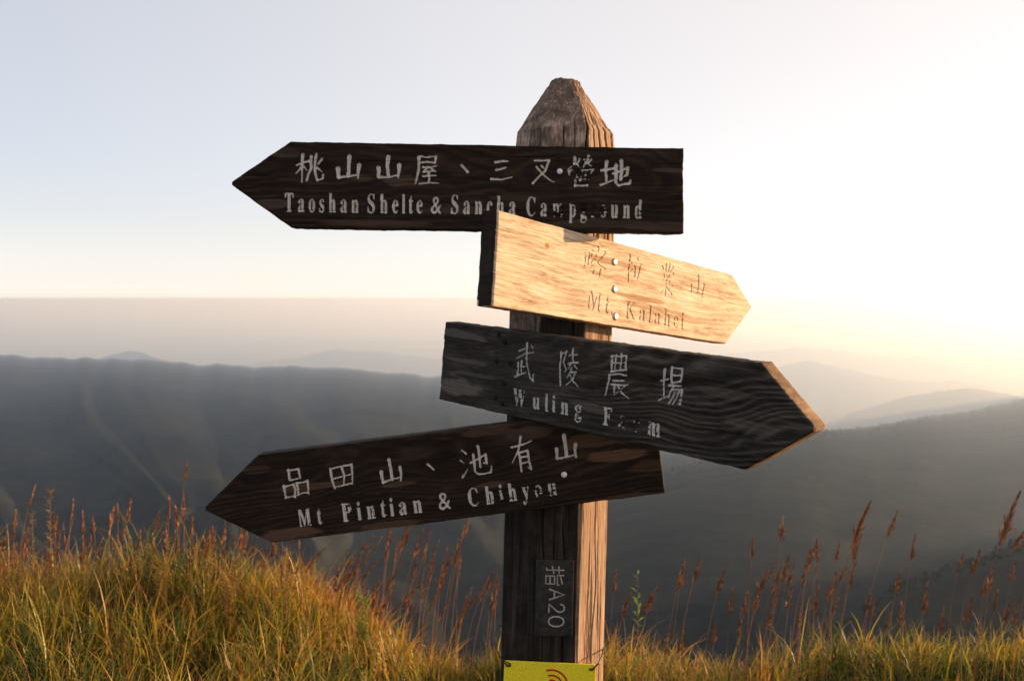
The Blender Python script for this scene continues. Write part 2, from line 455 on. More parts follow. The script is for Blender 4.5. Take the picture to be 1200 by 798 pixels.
# ------------------------------------------------------------------ lettering: brush strokes and serif type
K = lambda x, y, w, h: [[(x, y), (x, y + h)], [(x, y), (x + w, y - 1), (x + w - 2, y + h)], [(x, y + h - 2), (x + w - 2, y + h - 3)]]
GLYPH = {
 '山': [[(50, 4), (50, 80)], [(12, 48), (12, 84), (88, 80)], [(88, 40), (86, 90)]],
 '三': [[(20, 18), (76, 12)], [(26, 49), (68, 45)], [(6, 86), (94, 83)]],
 '、': [[(25, 25), (70, 72)]],
 '桃': [[(4, 36), (42, 28)], [(24, 4), (24, 96)], [(24, 38), (5, 66)], [(27, 42), (40, 56)], [(58, 8), (56, 50), (42, 92)], [(72, 6), (70, 70), (78, 88), (94, 86), (97, 72)],
       [(46, 28), (54, 40)], [(44, 66), (56, 54)], [(92, 22), (78, 38)], [(76, 48), (93, 64)]],
 '屋': [[(22, 8), (84, 8), (80, 30), (22, 30)], [(22, 8), (20, 50), (4, 96)], [(34, 44), (90, 42)], [(56, 44), (40, 60), (80, 58)], [(70, 50), (83, 62)],
       [(34, 76), (88, 75)], [(60, 62), (60, 94)], [(22, 95), (98, 94)]],
 '叉': [[(22, 14), (78, 12), (60, 52), (12, 94)], [(24, 36), (56, 70), (96, 96)], [(44, 34), (54, 46)]],
 '營': [[(18, 14), (24, 24)], [(42, 10), (36, 24)], [(30, 2), (28, 22), (12, 38)], [(30, 22), (42, 34)], [(62, 14), (68, 24)], [(88, 10), (80, 24)], [(74, 2), (72, 22), (58, 38)], [(74, 22), (88, 34)],
       [(8, 44), (10, 58)], [(8, 44), (94, 44), (86, 58)], [(34, 54), (34, 68), (66, 68), (66, 54), (34, 54)], [(28, 76), (28, 96), (74, 96), (74, 76), (28, 76)], [(50, 68), (46, 76)]],
 '地': [[(4, 40), (38, 34)], [(22, 12), (22, 80)], [(2, 86), (42, 72)], [(40, 52), (88, 34), (86, 62), (78, 60)], [(66, 6), (66, 70)], [(52, 24), (52, 80), (60, 92), (94, 90), (97, 72)]],
 '喀': [[(6, 30), (8, 66)], [(6, 30), (26, 28), (25, 62)], [(8, 62), (25, 61)], [(62, 2), (64, 16)], [(36, 18), (34, 32)], [(36, 18), (96, 16), (88, 28)],
       [(56, 24), (36, 52)], [(54, 34), (80, 32), (34, 70)], [(50, 42), (98, 68)], [(48, 72), (50, 97)], [(48, 72), (82, 70), (79, 96)], [(50, 94), (79, 93)]],
 '拉': [[(4, 30), (38, 26)], [(22, 4), (22, 88), (12, 82)], [(2, 66), (40, 50)], [(68, 6), (74, 18)], [(46, 28), (96, 25)], [(56, 38), (62, 72)], [(86, 36), (76, 76)], [(40, 88), (99, 86)]],
 '業': [[(40, 2), (41, 26)], [(60, 2), (59, 26)], [(18, 8), (27, 22)], [(84, 6), (73, 22)], [(6, 28), (94, 27)], [(30, 32), (36, 42)], [(70, 32), (63, 42)], [(20, 45), (80, 44)],
       [(26, 57), (74, 56)], [(8, 70), (94, 68)], [(50, 42), (50, 99)], [(47, 72), (14, 95)], [(54, 72), (92, 95)]],
 '武': [[(16, 20), (50, 14)], [(4, 38), (92, 28)], [(36, 48), (36, 82)], [(36, 62), (54, 58)], [(18, 52), (18, 84)], [(4, 90), (56, 76)], [(56, 4), (62, 50), (78, 88), (92, 97), (95, 78)], [(78, 8), (87, 18)]],
 '陵': [[(10, 10), (10, 97)], [(10, 12), (32, 9), (20, 36), (34, 56), (22, 64)], [(46, 20), (90, 17)], [(68, 2), (68, 36)], [(40, 38), (97, 35)], [(58, 42), (44, 54)], [(76, 42), (90, 52)],
       [(62, 50), (42, 78)], [(58, 60), (86, 58), (68, 80), (40, 98)], [(54, 66), (72, 84), (99, 97)]],
 '農': [[(20, 4), (20, 36), (80, 36), (80, 4), (20, 4)], [(40, 0), (40, 36)], [(60, 0), (60, 36)], [(20, 20), (80, 19)], [(16, 48), (86, 46)], [(16, 48), (14, 70), (2, 98)], [(30, 58), (74, 57)],
       [(24, 69), (92, 67)], [(40, 69), (40, 93), (54, 84)], [(52, 69), (68, 86), (99, 99)], [(80, 72), (62, 84)]],
 '場': [[(4, 40), (36, 34)], [(20, 8), (20, 82)], [(0, 90), (40, 74)], [(50, 4), (50, 40), (84, 38), (84, 4), (50, 4)], [(50, 22), (84, 21)], [(40, 50), (99, 47)], [(58, 52), (36, 80)],
       [(52, 62), (92, 60), (86, 94), (76, 90)], [(68, 62), (44, 95)], [(80, 62), (60, 98)]],
 '品': K(30, 6, 40, 36) + K(4, 56, 38, 40) + K(56, 54, 42, 42),
 '田': [[(10, 12), (16, 94)], [(10, 14), (90, 8), (85, 92)], [(50, 12), (50, 88)], [(14, 52), (86, 47)], [(16, 90), (85, 88)]],
 '池': [[(10, 10), (20, 20)], [(2, 40), (12, 50)], [(2, 96), (20, 70)], [(28, 54), (86, 34), (83, 62), (74, 60)], [(60, 2), (60, 70)], [(42, 28), (42, 82), (54, 97), (93, 93), (97, 74)]],
 '有': [[(6, 26), (94, 18)], [(50, 0), (36, 40), (4, 74)], [(36, 44), (36, 99)], [(36, 44), (76, 42), (76, 97), (66, 92)], [(36, 60), (74, 58)], [(36, 76), (74, 74)]],
 '指': [[(2, 32), (40, 30)], [(22, 4), (22, 94), (10, 94)], [(2, 66), (40, 56)], [(92, 12), (50, 24)], [(48, 4), (48, 38), (96, 38), (97, 28)], [(52, 52), (52, 97), (92, 97), (92, 52), (52, 52)], [(52, 75), (92, 75)]],
 'A': [[(0, 100), (50, 0), (100, 100)], [(20, 66), (80, 66)]],
 '2': [[(6, 26), (14, 8), (34, 0), (66, 0), (86, 10), (92, 28), (84, 46), (4, 99), (98, 99)]],
 '0': [[(50, 0), (80, 8), (98, 34), (98, 66), (80, 92), (50, 100), (20, 92), (2, 66), (2, 34), (20, 8), (50, 0)]],
}
SERIF_UP, SERIF_LO = 0x1D400, 0x1D41A      # bold serif letters of the built-in font
def serif(t):
    return ''.join(chr(SERIF_UP + ord(c) - 65) if 'A' <= c <= 'Z' else chr(SERIF_LO + ord(c) - 97) if 'a' <= c <= 'z' else c for c in t)
_tris = {}
def text_tris(t):
    if t not in _tris:
        cu = bpy.data.curves.new('lettering_source', 'FONT')
        cu.body = serif(t)
        cu.resolution_u = 6
        ob = bpy.data.objects.new('lettering_source', cu)
        COL.objects.link(ob)
        dg = bpy.context.evaluated_depsgraph_get()
        ev = ob.evaluated_get(dg)
        me = ev.to_mesh()
        me.calc_loop_triangles()
        co = np.empty(len(me.vertices) * 3, np.float32); me.vertices.foreach_get('co', co)
        tr = np.empty(len(me.loop_triangles) * 3, np.int32); me.loop_triangles.foreach_get('vertices', tr)
        _tris[t] = co.reshape(-1, 3)[tr.reshape(-1, 3)][:, :, :2].copy()
        ev.to_mesh_clear()
        bpy.data.objects.remove(ob); bpy.data.curves.remove(cu)
    return _tris[t]
CAP = 0.0
def cap_height():
    global CAP
    if not CAP:
        CAP = float(text_tris('E')[..., 1].max())
    return CAP

class Canvas:
    """a fine raster over a board's face on which lettering is drawn before it is carved into the grid"""
    def __init__(s, x0, x1, z0, z1, res=0.0004):
        s.x0, s.z0, s.res = x0, z0, res
        s.nx, s.nz = int((x1 - x0) / res) + 1, int((z1 - z0) / res) + 1
        s.a = np.zeros((s.nz, s.nx), np.float32)
        s.words = np.zeros((s.nz, s.nx), np.float32)
    def stroke(s, p, q, r0, r1):
        pad = max(r0, r1) + 0.001
        i0 = max(0, int((min(p[0], q[0]) - pad - s.x0) / s.res)); i1 = min(s.nx, int((max(p[0], q[0]) + pad - s.x0) / s.res) + 2)
        j0 = max(0, int((min(p[1], q[1]) - pad - s.z0) / s.res)); j1 = min(s.nz, int((max(p[1], q[1]) + pad - s.z0) / s.res) + 2)
        if i1 <= i0 or j1 <= j0: return
        X = s.x0 + np.arange(i0, i1)[None] * s.res
        Z = s.z0 + np.arange(j0, j1)[:, None] * s.res
        d = np.array(q) - np.array(p)
        L = float(d @ d) or 1e-12
        t = np.clip(((X - p[0]) * d[0] + (Z - p[1]) * d[1]) / L, 0, 1)
        dist = np.hypot(X - p[0] - t * d[0], Z - p[1] - t * d[1])
        s.a[j0:j1, i0:i1] = np.maximum(s.a[j0:j1, i0:i1], np.clip((r0 + (r1 - r0) * t - dist) / 0.0006 + 0.5, 0, 1))
    def glyph(s, ch, o, ex, ez, w):
        """o: top left corner, ex / ez: vectors of the glyph box's width and height (downwards)"""
        g = np.random.default_rng(ord(ch) + int(abs(o[0]) * 1e4))
        for k, st in enumerate(GLYPH[ch]):
            pts = [np.array(o) + ex * ((x + g.normal(0, 1.6)) / 100) + ez * ((y + g.normal(0, 1.6) - 0.06 * (x - 50)) / 100) for x, y in st]
            for n in range(len(pts) - 1):
                d = np.abs(pts[n + 1] - pts[n])
                thin = 0.72 + 0.5 * d[1] / max(d.sum(), 1e-9)           # downstrokes heavier than crossbars
                a = w * thin * g.uniform(1.0, 1.35 if n == 0 else 1.15)
                b = w * thin * (g.uniform(0.35, 0.75) if n == len(pts) - 2 and (k % 4) else g.uniform(0.8, 1.2))
                m = (pts[n] + pts[n + 1]) / 2 + g.normal(0, 0.04, 2) * d.max()
                s.stroke(pts[n], m, a, (a + b) * 0.42)
                s.stroke(m, pts[n + 1], (a + b) * 0.42, b)
    def type(s, t, p0, p1, cap, squeeze=0.8):
        """serif word t from p0 to p1 along the baseline, capitals cap high"""
        e0 = text_tris('E')[..., 0].max()
        pieces = []
        for k, ch in enumerate(t):
            T = text_tris(ch).copy()
            T[..., 0] += text_tris(t[:k] + 'E')[..., 0].max() - e0
            c = (T[..., 0].min() + T[..., 0].max()) / 2
            T[..., 0] = c + (T[..., 0] - c) * squeeze
            pieces.append(T)
        T = np.concatenate(pieces)
        xmin, xmax = T[..., 0].min(), T[..., 0].max()
        d = np.array(p1) - np.array(p0)
        e1 = d / (xmax - xmin)
        n = np.array([-d[1], d[0]]) / np.hypot(*d) * (cap / cap_height())
        P = np.array(p0) + (T[..., :1] - xmin) * e1 + T[..., 1:2] * n
        for tri in P:
            s.fill(tri)
    def fill(s, tri):
        i0, i1 = int((tri[:, 0].min() - s.x0) / s.res), int((tri[:, 0].max() - s.x0) / s.res) + 2
        j0, j1 = int((tri[:, 1].min() - s.z0) / s.res), int((tri[:, 1].max() - s.z0) / s.res) + 2
        i0, j0, i1, j1 = max(i0, 0), max(j0, 0), min(i1, s.nx), min(j1, s.nz)
        if i1 <= i0 or j1 <= j0: return
        X = s.x0 + np.arange(i0, i1)[None] * s.res
        Z = s.z0 + np.arange(j0, j1)[:, None] * s.res
        (ax, az), (bx, bz), (cx, cz) = tri
        w0 = (bx - ax) * (Z - az) - (bz - az) * (X - ax)
        w1 = (cx - bx) * (Z - bz) - (cz - bz) * (X - bx)
        w2 = (ax - cx) * (Z - cz) - (az - cz) * (X - cx)
        ins = ((w0 >= 0) & (w1 >= 0) & (w2 >= 0)) | ((w0 <= 0) & (w1 <= 0) & (w2 <= 0))
        s.a[j0:j1, i0:i1] = np.maximum(s.a[j0:j1, i0:i1], ins)
    def blur(s, a, n):
        for _ in range(n):
            a = (np.roll(a, 1, 0) + a * 2 + np.roll(a, -1, 0)) / 4
            a = (np.roll(a, 1, 1) + a * 2 + np.roll(a, -1, 1)) / 4
        return a
    def sample(s, a, X, Z):
        fx, fz = np.clip((X - s.x0) / s.res, 0, s.nx - 1.001), np.clip((Z - s.z0) / s.res, 0, s.nz - 1.001)
        i, j = fx.astype(int), fz.astype(int)
        u, v = fx - i, fz - j
        return (a[j, i] * (1 - u) + a[j, i + 1] * u) * (1 - v) + (a[j + 1, i] * (1 - u) + a[j + 1, i + 1] * u) * v

# ------------------------------------------------------------------ the signpost
POST_X, POST_Y, LEAN, APO = 0.057, 1.71, 0.025, 0.10
signpost = empty('signpost', (POST_X, POST_Y, 0))
tag(signpost, 'weathered octagonal wooden trail signpost with four arrow boards above the grass', 'signpost')

def build_post():
    z0, zt, z1 = -0.35, 1.925, 2.035
    per, rows = 8 * 72, 520
    zs = np.concatenate([np.linspace(z0, 1.80, 330)[:-1], np.linspace(1.80, z1, rows - 329)])
    k = np.arange(per)
    # octagon with a flat face towards the viewer
    th = k / per * 2 * math.pi
    loc = (th + math.pi / 8) % (math.pi / 4) - math.pi / 8
    rad_ = APO / np.cos(loc)
    rad_ = np.minimum(rad_, APO / math.cos(math.pi / 8) * 0.985)
    TH, ZZ = np.meshgrid(th, zs)
    RAD = np.broadcast_to(rad_, TH.shape).copy()
    arc = TH * APO
    # taper of the pointed cap
    t = np.clip((ZZ - zt) / (z1 - zt), 0, 1)
    wob = 0.012 * (fbm(arc * 40, ZZ * 30, 61, 3) - 0.5)
    s = 1 - 0.73 * np.clip(t + wob * (t > 0.02), 0, 1) ** 0.96
    s = np.where(ZZ < zt, 1 - 0.05 * sstep(zt - 0.05, zt, ZZ) * (ZZ < zt), s - 0.05 * (1 - sstep(0, 0.5, t)))
    # grain grooves and open cracks
    g = fbm(arc * 260 + 2 * vnoise(arc * 10, ZZ * 6, 71), ZZ * 5, 72, 3)
    groove = -0.0022 * sstep(0.45, 0.25, g) * (1 - 0.5 * sstep(1.8, 1.9, ZZ))
    coarse = 0.004 * (fbm(arc * 30, ZZ * 3.5, 73, 3) - 0.5)
    crack = np.zeros_like(arc)
    cr = np.random.default_rng(5)
    face = lambda a: (R(a) % (2 * math.pi)) * APO      # angle of the point on the post: 270 = towards the viewer
    spec = [(face(293), 1.80, 2.02, 0.0022, 0.013), (face(303), 1.62, 1.99, 0.0014, 0.007), (face(312), 1.7, 1.98, 0.0018, 0.009), (face(325), 1.66, 1.985, 0.0018, 0.010),
            (face(333), 1.7, 1.97, 0.0014, 0.008), (face(268), 1.84, 1.95, 0.0012, 0.005), (face(240), 1.80, 1.93, 0.0012, 0.005), (face(281), 1.2, 1.96, 0.0011, 0.005),
            (face(318), 0.6, 1.35, 0.0012, 0.006), (face(309), 0.5, 1.1, 0.001, 0.004), (face(255), 0.7, 1.3, 0.0011, 0.005), (face(277), 0.5, 1.2, 0.0012, 0.006)]
    for _ in range(26):
        a, b = cr.uniform(0, 360), cr.uniform(-0.2, 1.9)
        spec.append((face(a), b, b + cr.uniform(0.1, 0.5), cr.uniform(0.0006, 0.0012), cr.uniform(0.002, 0.005)))
    for a0, za, zb, w, d in spec:
        cen = a0 + 0.006 * (vnoise(ZZ * 9 + a0 * 100, ZZ * 0 + a0 * 37, 74) - 0.5) * 2
        dd = np.abs((arc - cen + math.pi * APO) % (2 * math.pi * APO) - math.pi * APO)
        prof = sstep(za, za + 0.06, ZZ) * (1 - sstep(zb - 0.03, zb, ZZ))
        crack = np.maximum(crack, d * prof * np.clip(1.2 - dd / (w * 1.15 * (0.4 + 0.6 * prof)), 0, 1))
    rough_cap = t * 0.007 * (fbm(arc * 150, ZZ * 90, 75, 3) - 0.5) * (t > 0)
    rag = np.where((t > 0.1) & (np.cos(TH - R(338)) > 0.75), -0.006 * vnoise(arc * 70, ZZ * 55, 76), 0)
    RR = RAD * s + groove * (1 - 0.3 * t) + coarse - crack + rough_cap + rag
    # no overlap with the horizontal sectors: keep the silhouette
    zj = ZZ + sstep(z1 - 0.03, z1, ZZ) * 0.007 * (fbm(RR * np.cos(TH) * 90 + 9, RR * np.sin(TH) * 90 + 9, 77, 2) - 0.5)
    V = np.stack([RR * np.cos(TH), RR * np.sin(TH), zj], -1)
    nrow = len(zs)
    top = V[-1]
    c = top.mean(0)
    caps = []
    for q in (0.66, 0.33):
        ring = c + (top - c) * q
        ring[:, 2] += 0.006 * (fbm(ring[:, 0] * 150 + 7, ring[:, 1] * 150 + 7, 78, 2) - 0.4)
        caps.append(ring)
    VV = np.concatenate([V.reshape(-1, 3), caps[0], caps[1], c[None] + [[0, 0, .002]]])
    F1 = grid_faces(nrow + 2, per, True)
    ctr = len(VV) - 1
    b0 = (nrow + 1) * per
    F2 = np.stack([b0 + k, b0 + (k + 1) % per, np.full(per, ctr)], -1)
    ph = np.degrees(np.arctan2(VV[:, 1], VV[:, 0])) % 360
    zz = VV[:, 2]
    ar = R(1) * ph * APO
    nz = fbm(ar * 60, zz * 4, 79, 4)
    nf = fbm(ar * 220, zz * 9, 80, 3)
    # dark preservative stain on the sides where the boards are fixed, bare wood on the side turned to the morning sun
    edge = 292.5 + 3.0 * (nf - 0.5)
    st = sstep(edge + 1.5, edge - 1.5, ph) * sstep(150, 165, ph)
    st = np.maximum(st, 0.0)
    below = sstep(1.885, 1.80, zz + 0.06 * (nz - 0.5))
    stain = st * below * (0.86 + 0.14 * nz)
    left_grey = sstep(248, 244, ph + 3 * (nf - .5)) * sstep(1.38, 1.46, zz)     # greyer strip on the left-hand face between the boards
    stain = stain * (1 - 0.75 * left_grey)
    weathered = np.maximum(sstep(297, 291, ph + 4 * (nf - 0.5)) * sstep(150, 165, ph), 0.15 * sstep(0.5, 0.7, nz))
    f = [F1, F2]
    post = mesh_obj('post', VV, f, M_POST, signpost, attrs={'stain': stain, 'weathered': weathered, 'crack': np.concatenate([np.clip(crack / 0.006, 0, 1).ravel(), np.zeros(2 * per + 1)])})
    post.rotation_euler = (0, LEAN, 0)
build_post()

def axis_x(z): return POST_X + LEAN * z

class Plane:
    """an upright plane in the world, its normal towards the viewer; turns photo positions into positions on it"""
    def __init__(s, q, n):
        s.q, s.n = np.array(q, float), np.array(n, float) / np.linalg.norm(n)
        s.d = np.array([-s.n[1], s.n[0], 0.0])
    def at(s, px, py):
        v = np.array([(px - CX) / FPX, 1.0, -(py - HY) / FPX])
        C = np.array([0, 0, EYE])
        return C + v * (s.n @ (s.q - C)) / (s.n @ v)
    def uw(s, px, py):
        p = s.at(px, py)
        return np.array([(p - s.q) @ s.d, p[2]])

CELL = 0.0009
def nail_mesh(r, h, hexa=False, seed=0):
    n = 6 if hexa else 16
    a = np.arange(n) / n * 2 * math.pi + seed
    rings = [(r, 0.0), (r, -h * 0.5), (r * (0.93 if hexa else 0.82), -h * 0.9), (r * 0.4, -h)]
    V = [(math.cos(t) * q, y, math.sin(t) * q) for q, y in rings for t in a] + [(0, -h, 0)]
    F = grid_faces(len(rings), n, True)
    F2 = np.array([(3 * n + k, 3 * n + (k + 1) % n, 4 * n) for k in range(n)])
    return np.array(V), [F, F2]

def board(plane, tip_right, tip, sh_top, sh_bot, tail_top, tail_bot, mat, label, letter_mat, glyphs, words, nails=(), patches=(), wear=(),
          thick=0.04, seed=1, ring=None, depth=0.0028, base_wear=0.3, knots=(), bevel=0.003, edge=0.0012, brush=0.0016, squeeze=0.8, hollow=0.0, tail_mat=None, tip_mat=None, calm=0.0):
    pts = {k: plane.uw(*v) for k, v in dict(tip=tip, st=sh_top, sb=sh_bot, tt=tail_top, tb=tail_bot).items()}
    mid_t, mid_s = (pts['tt'] + pts['tb']) / 2, (pts['st'] + pts['sb']) / 2
    e1 = (mid_s - mid_t) * (1 if tip_right else -1)
    e1 /= np.hypot(*e1)
    e2 = np.array([-e1[1], e1[0]])
    org = (pts['tt'] + pts['tb'] + pts['st'] + pts['sb']) / 4
    L = {k: np.array([(v - org) @ e1, (v - org) @ e2]) for k, v in pts.items()}
    def local(px, py):
        v = plane.uw(px, py) - org
        return np.array([v @ e1, v @ e2])
    sg = 1 if tip_right else -1
    s0, s1 = (L['tt'][0] + L['tb'][0]) / 2, L['tip'][0]
    length = abs(s1 - s0)
    nc = int(length / CELL)
    hgt = L['tt'][1] - L['tb'][1]
    nr = int(hgt / CELL)
    q = np.linspace(0, 1, nc)
    xs = s0 + (s1 - s0) * q
    top = np.interp(q, np.abs(np.array([s0, L['st'][0], s1]) - s0) / length, [L['tt'][1], L['st'][1], L['tip'][1] + 0.004])
    bot = np.interp(q, np.abs(np.array([s0, L['sb'][0], s1]) - s0) / length, [L['tb'][1], L['sb'][1], L['tip'][1] - 0.004])
    v = np.linspace(0, 1, nr)[:, None]
    Z = bot[None] + (top - bot)[None] * v
    Xg = np.broadcast_to(xs[None], Z.shape).copy()
    slant = L['tt'][0] - L['tb'][0]
    Xg += slant * (v - 0.5) * (1 - q)[None] ** 2
    # worn outline
    wob = lambda t, sd: edge * (fbm(t * 45 + sd, t * 0 + sd * 3.7, seed * 7 + sd, 4, 0.6) - 0.5) * 2
    Z += wob(xs, 1)[None] * v + wob(xs, 2)[None] * (1 - v)
    Xg += sg * -1 * (wob(v * hgt + 3, 3) * 1.6) * (1 - sstep(0, 0.04, q))[None]
    # distance to the outline, for the rounded arris
    du = np.minimum(v * (top - bot)[None], (1 - v) * (top - bot)[None])
    slope_cos = math.cos(math.atan2(abs(L['st'][1] - L['tip'][1]), abs(L['st'][0] - L['tip'][0])))
    pointy = np.abs(xs - s0)[None] > min(abs(L['st'][0] - s0), abs(L['sb'][0] - s0))
    dist = np.minimum(np.where(pointy, du * slope_cos, du), (q * length)[None])
    bw = bevel * (0.6 + 0.8 * fbm(Xg * 50, Z * 50, seed + 3, 3))
    arris = bevel * (1 - np.sqrt(np.clip(1 - (1 - np.clip(dist / bw, 0, 1)) ** 2, 0, 1)))
    # grain: year rings cut lengthwise
    wv = fbm(Xg * 7 + seed, Z * 14 + seed, seed + 11, 3) - 0.5
    zc, yd, tilt, spacing = ring or (0.3, 0.05, 0.15, 0.006)
    kz = Z.copy()
    kn = np.zeros_like(Z)
    for kx, kzz, kr in knots:
        c = local(kx, kzz)
        dx, dz = (Xg - c[0]) / 2.6, Z - c[1]
        dd = np.hypot(dx, dz)
        kz = kz + np.sign(dz) * kr * 0.9 * np.exp(-(dd / kr) ** 2)
        kn = np.maximum(kn, np.exp(-(np.hypot((Xg - c[0]) / 1.3, dz) / (kr * 0.4)) ** 4))
    rd = np.hypot(kz - zc * hgt - 0.02 * (vnoise(Xg * 5 + 2, Z * 0, seed + 15) - 0.5), yd + tilt * (Xg - xs.min()) + 0.03 * wv) / spacing + 0.9 * wv
    rd = rd + 1.4 * vnoise(rd * 0.35, rd * 0 + seed, seed + 17)      # years of unequal growth
    ringv = 0.5 + 0.5 * np.sin(rd * 2 * math.pi)
    ringv = ringv ** 1.6
    ringv = 0.5 + (ringv - 0.5) * (0.35 + 0.9 * fbm(Xg * 30, Z * 70, seed + 18, 3)) * (1 - calm * (1 - sstep(0.25, 0.62, q[None] + 0.25 * (fbm(Xg * 8, Z * 18, seed + 19, 3) - 0.5))))
    fibre = fbm(Xg * 22 + 5, Z * 900, seed + 21, 3)
    grain = np.clip(0.62 * ringv + 0.38 * fibre, 0, 1)
    rel = 0.0007 * (1 - grain) + 0.0006 * sstep(0.5, 0.25, fibre) + 0.0018 * (fbm(Xg * 9, Z * 40, seed + 23, 3) - 0.5)
    rel += 0.003 * kn
    cr = np.random.default_rng(seed + 90)
    ck = np.zeros_like(Z)
    for n in range(16):
        a = cr.uniform(xs.min(), xs.max()); ln = cr.uniform(0.03, 0.22); zz = cr.uniform(L['tb'][1], L['tt'][1])
        w = cr.uniform(0.0005, 0.0011)
        if n < 4: a = s0; ln = cr.uniform(0.04, 0.12)
        line = zz + 0.004 * (vnoise(Xg * 14 + n, Z * 0 + n, seed + 30) - 0.5)
        ck = np.maximum(ck, (np.abs(Xg - a) < ln) * np.clip(1 - np.abs(Z - line) / (w * 2), 0, 1) * cr.uniform(0.0012, 0.003) * (1 - np.clip(np.abs(Xg - a) / ln, 0, 1)))
    rel += ck
    # lettering
    cv = Canvas(xs.min() - 0.01, xs.max() + 0.01, Z.min() - 0.01, Z.max() + 0.01)
    for ch, (cx, cy, w, h) in glyphs:
        tl, tr, bl = local(cx - w / 2, cy - h / 2), local(cx + w / 2, cy - h / 2), local(cx - w / 2, cy + h / 2)
        c = local(cx, cy)
        ex = np.array([abs(tr[0] - tl[0]), 0]); ez = np.array([0, -abs(bl[1] - tl[1])])
        cv.glyph(ch, c - ex / 2 - ez / 2, ex, ez, brush * (1.45 if ch == '山' else 1.25 if ch in '三、地' else 1.0))
    brushed = cv.a.copy()
    for t, (x0, y0), (x1, y1), cap in words:
        a, b = local(x0, y0), local(x1, y1)
        ch_ = abs(local(x0, y0 - cap)[1] - a[1])
        cv.type(t, a, b, ch_, squeeze)
    soft = cv.blur(cv.a, 2)
    m = cv.sample(soft, Xg, Z)
    carve = sstep(0.12, 0.75, m)
    rel += depth * carve * (0.75 + 0.5 * fbm(Xg * 120, Z * 160, seed + 33, 2))
    wn_ = 0.6 * fbm(Xg * 130, Z * 620, seed + 41, 4, 0.65) + 0.4 * fbm(Xg * 70, Z * 90, seed + 43, 3)
    wamt = np.full_like(Z, base_wear)
    for wx, wy, rx, ry, am in wear:
        c = local(wx, wy); e = local(wx + rx, wy) - c; f_ = local(wx, wy + ry) - c
        wamt = np.maximum(wamt, am * np.exp(-((Xg - c[0]) / abs(e[0])) ** 2 - ((Z - c[1]) / abs(f_[1])) ** 2))
    core = sstep(0.80, 0.97, m) * hollow * (cv.sample(brushed, Xg, Z) < 0.1) * sstep(0.35, 0.6, fbm(Xg * 25, Z * 25, seed + 47, 2))     # paint lost from the middle of the cuts
    paint = (m > 0.48) & (wn_ > 0.22 + 0.48 * wamt + 0.35 * core)
    # lighter patches with a shape of their own, plus painted bounce light
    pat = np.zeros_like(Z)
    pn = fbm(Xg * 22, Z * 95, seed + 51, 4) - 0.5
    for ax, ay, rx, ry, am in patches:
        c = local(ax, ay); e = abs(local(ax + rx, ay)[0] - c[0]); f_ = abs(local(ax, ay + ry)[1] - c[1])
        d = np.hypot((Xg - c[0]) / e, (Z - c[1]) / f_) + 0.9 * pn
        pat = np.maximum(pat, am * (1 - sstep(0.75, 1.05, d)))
    Yf = arris + rel - 0.0008
    n = nr * nc
    front = np.stack([Xg, Yf, Z], -1).reshape(-1, 3)
    idx = np.arange(n).reshape(nr, nc)
    border = np.concatenate([idx[0, :-1], idx[:-1, -1], idx[-1, :0:-1], idx[:0:-1, 0]])
    bp = front[border]
    nb = len(border)
    rings = [bp]
    pr = np.linspace(0, 1, nb, endpoint=False)
    cen = bp.mean(0)
    for yq, shrink in ((0.28, 0), (0.55, 0), (0.82, 0), (0.96, 0.001), (1.0, 0.004)):
        r_ = bp.copy()
        r_[:, 1] = bevel + (thick - bevel) * yq
        ax_ = r_[:, [0, 2]] - cen[[0, 2]]
        r_[:, [0, 2]] -= np.sign(ax_) * shrink
        rg = 0.0012 * (fbm(pr * 300, pr * 0 + yq * 9, seed + 61, 3) - 0.5)
        r_[:, [0, 2]] -= np.sign(ax_) * (rg[:, None])
        rings.append(r_)
    VV = np.concatenate([front] + rings[1:] + [np.array([[cen[0], thick, cen[2]]])])
    fF = grid_faces(nr, nc)
    pm = paint.ravel()[fF].sum(1) >= 2
    side = []
    prev = border
    for k in range(5):
        cur = n + k * nb + np.arange(nb)
        side.append(np.stack([prev, np.roll(prev, -1), np.roll(cur, -1), cur], -1)[:, ::-1])
        prev = cur
    back = np.stack([prev, np.roll(prev, -1), np.full(nb, len(VV) - 1)], -1)[:, ::-1]
    zero = np.zeros(len(VV) - n)
    sg_ = fbm(VV[n:, 0] * 30, VV[n:, 2] * 200, seed + 71, 3)
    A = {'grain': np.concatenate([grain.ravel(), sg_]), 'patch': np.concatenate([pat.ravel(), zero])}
    ff = [fF[~pm]] + side + [back]
    mats, ids = [mat], None
    if tail_mat or tip_mat:                         # sawn ends: shade painted in dark, or sunlight painted in pale
        mid = np.concatenate([VV[f][:, :, 0].mean(1) for f in ff])
        on_side = np.arange(len(mid)) >= len(ff[0])
        ids = np.zeros(len(mid), int)
        if tail_mat:
            ids[(sg * (mid - s0) < 0.003) & on_side] = len(mats); mats.append(tail_mat)
        if tip_mat:
            ids[(sg * (mid - min(L['st'][0] * sg, L['sb'][0] * sg) * sg) > 0.0) & on_side] = len(mats); mats.append(tip_mat)
    b = mesh_obj('direction_board', VV, ff, mats, signpost, attrs=A, mat_ids=ids)
    # lettering keeps its own faces on the floor of the carving
    lf = fF[pm]
    used, inv = np.unique(lf.ravel(), return_inverse=True)
    if len(lf):
        mesh_obj('lettering', VV[used], inv.reshape(-1, 4), letter_mat, b, attrs={k: a[used] for k, a in A.items()})
    p3 = plane.q + plane.d * org[0]
    d3 = plane.d
    X3 = d3 * e1[0] + np.array([0, 0, e1[1]])
    Z3 = d3 * e2[0] + np.array([0, 0, e2[1]])
    Y3 = -plane.n
    Mx = Matrix(((X3[0], Y3[0], Z3[0], p3[0]), (X3[1], Y3[1], Z3[1], p3[1]), (X3[2], Y3[2], Z3[2], org[1]), (0, 0, 0, 1)))
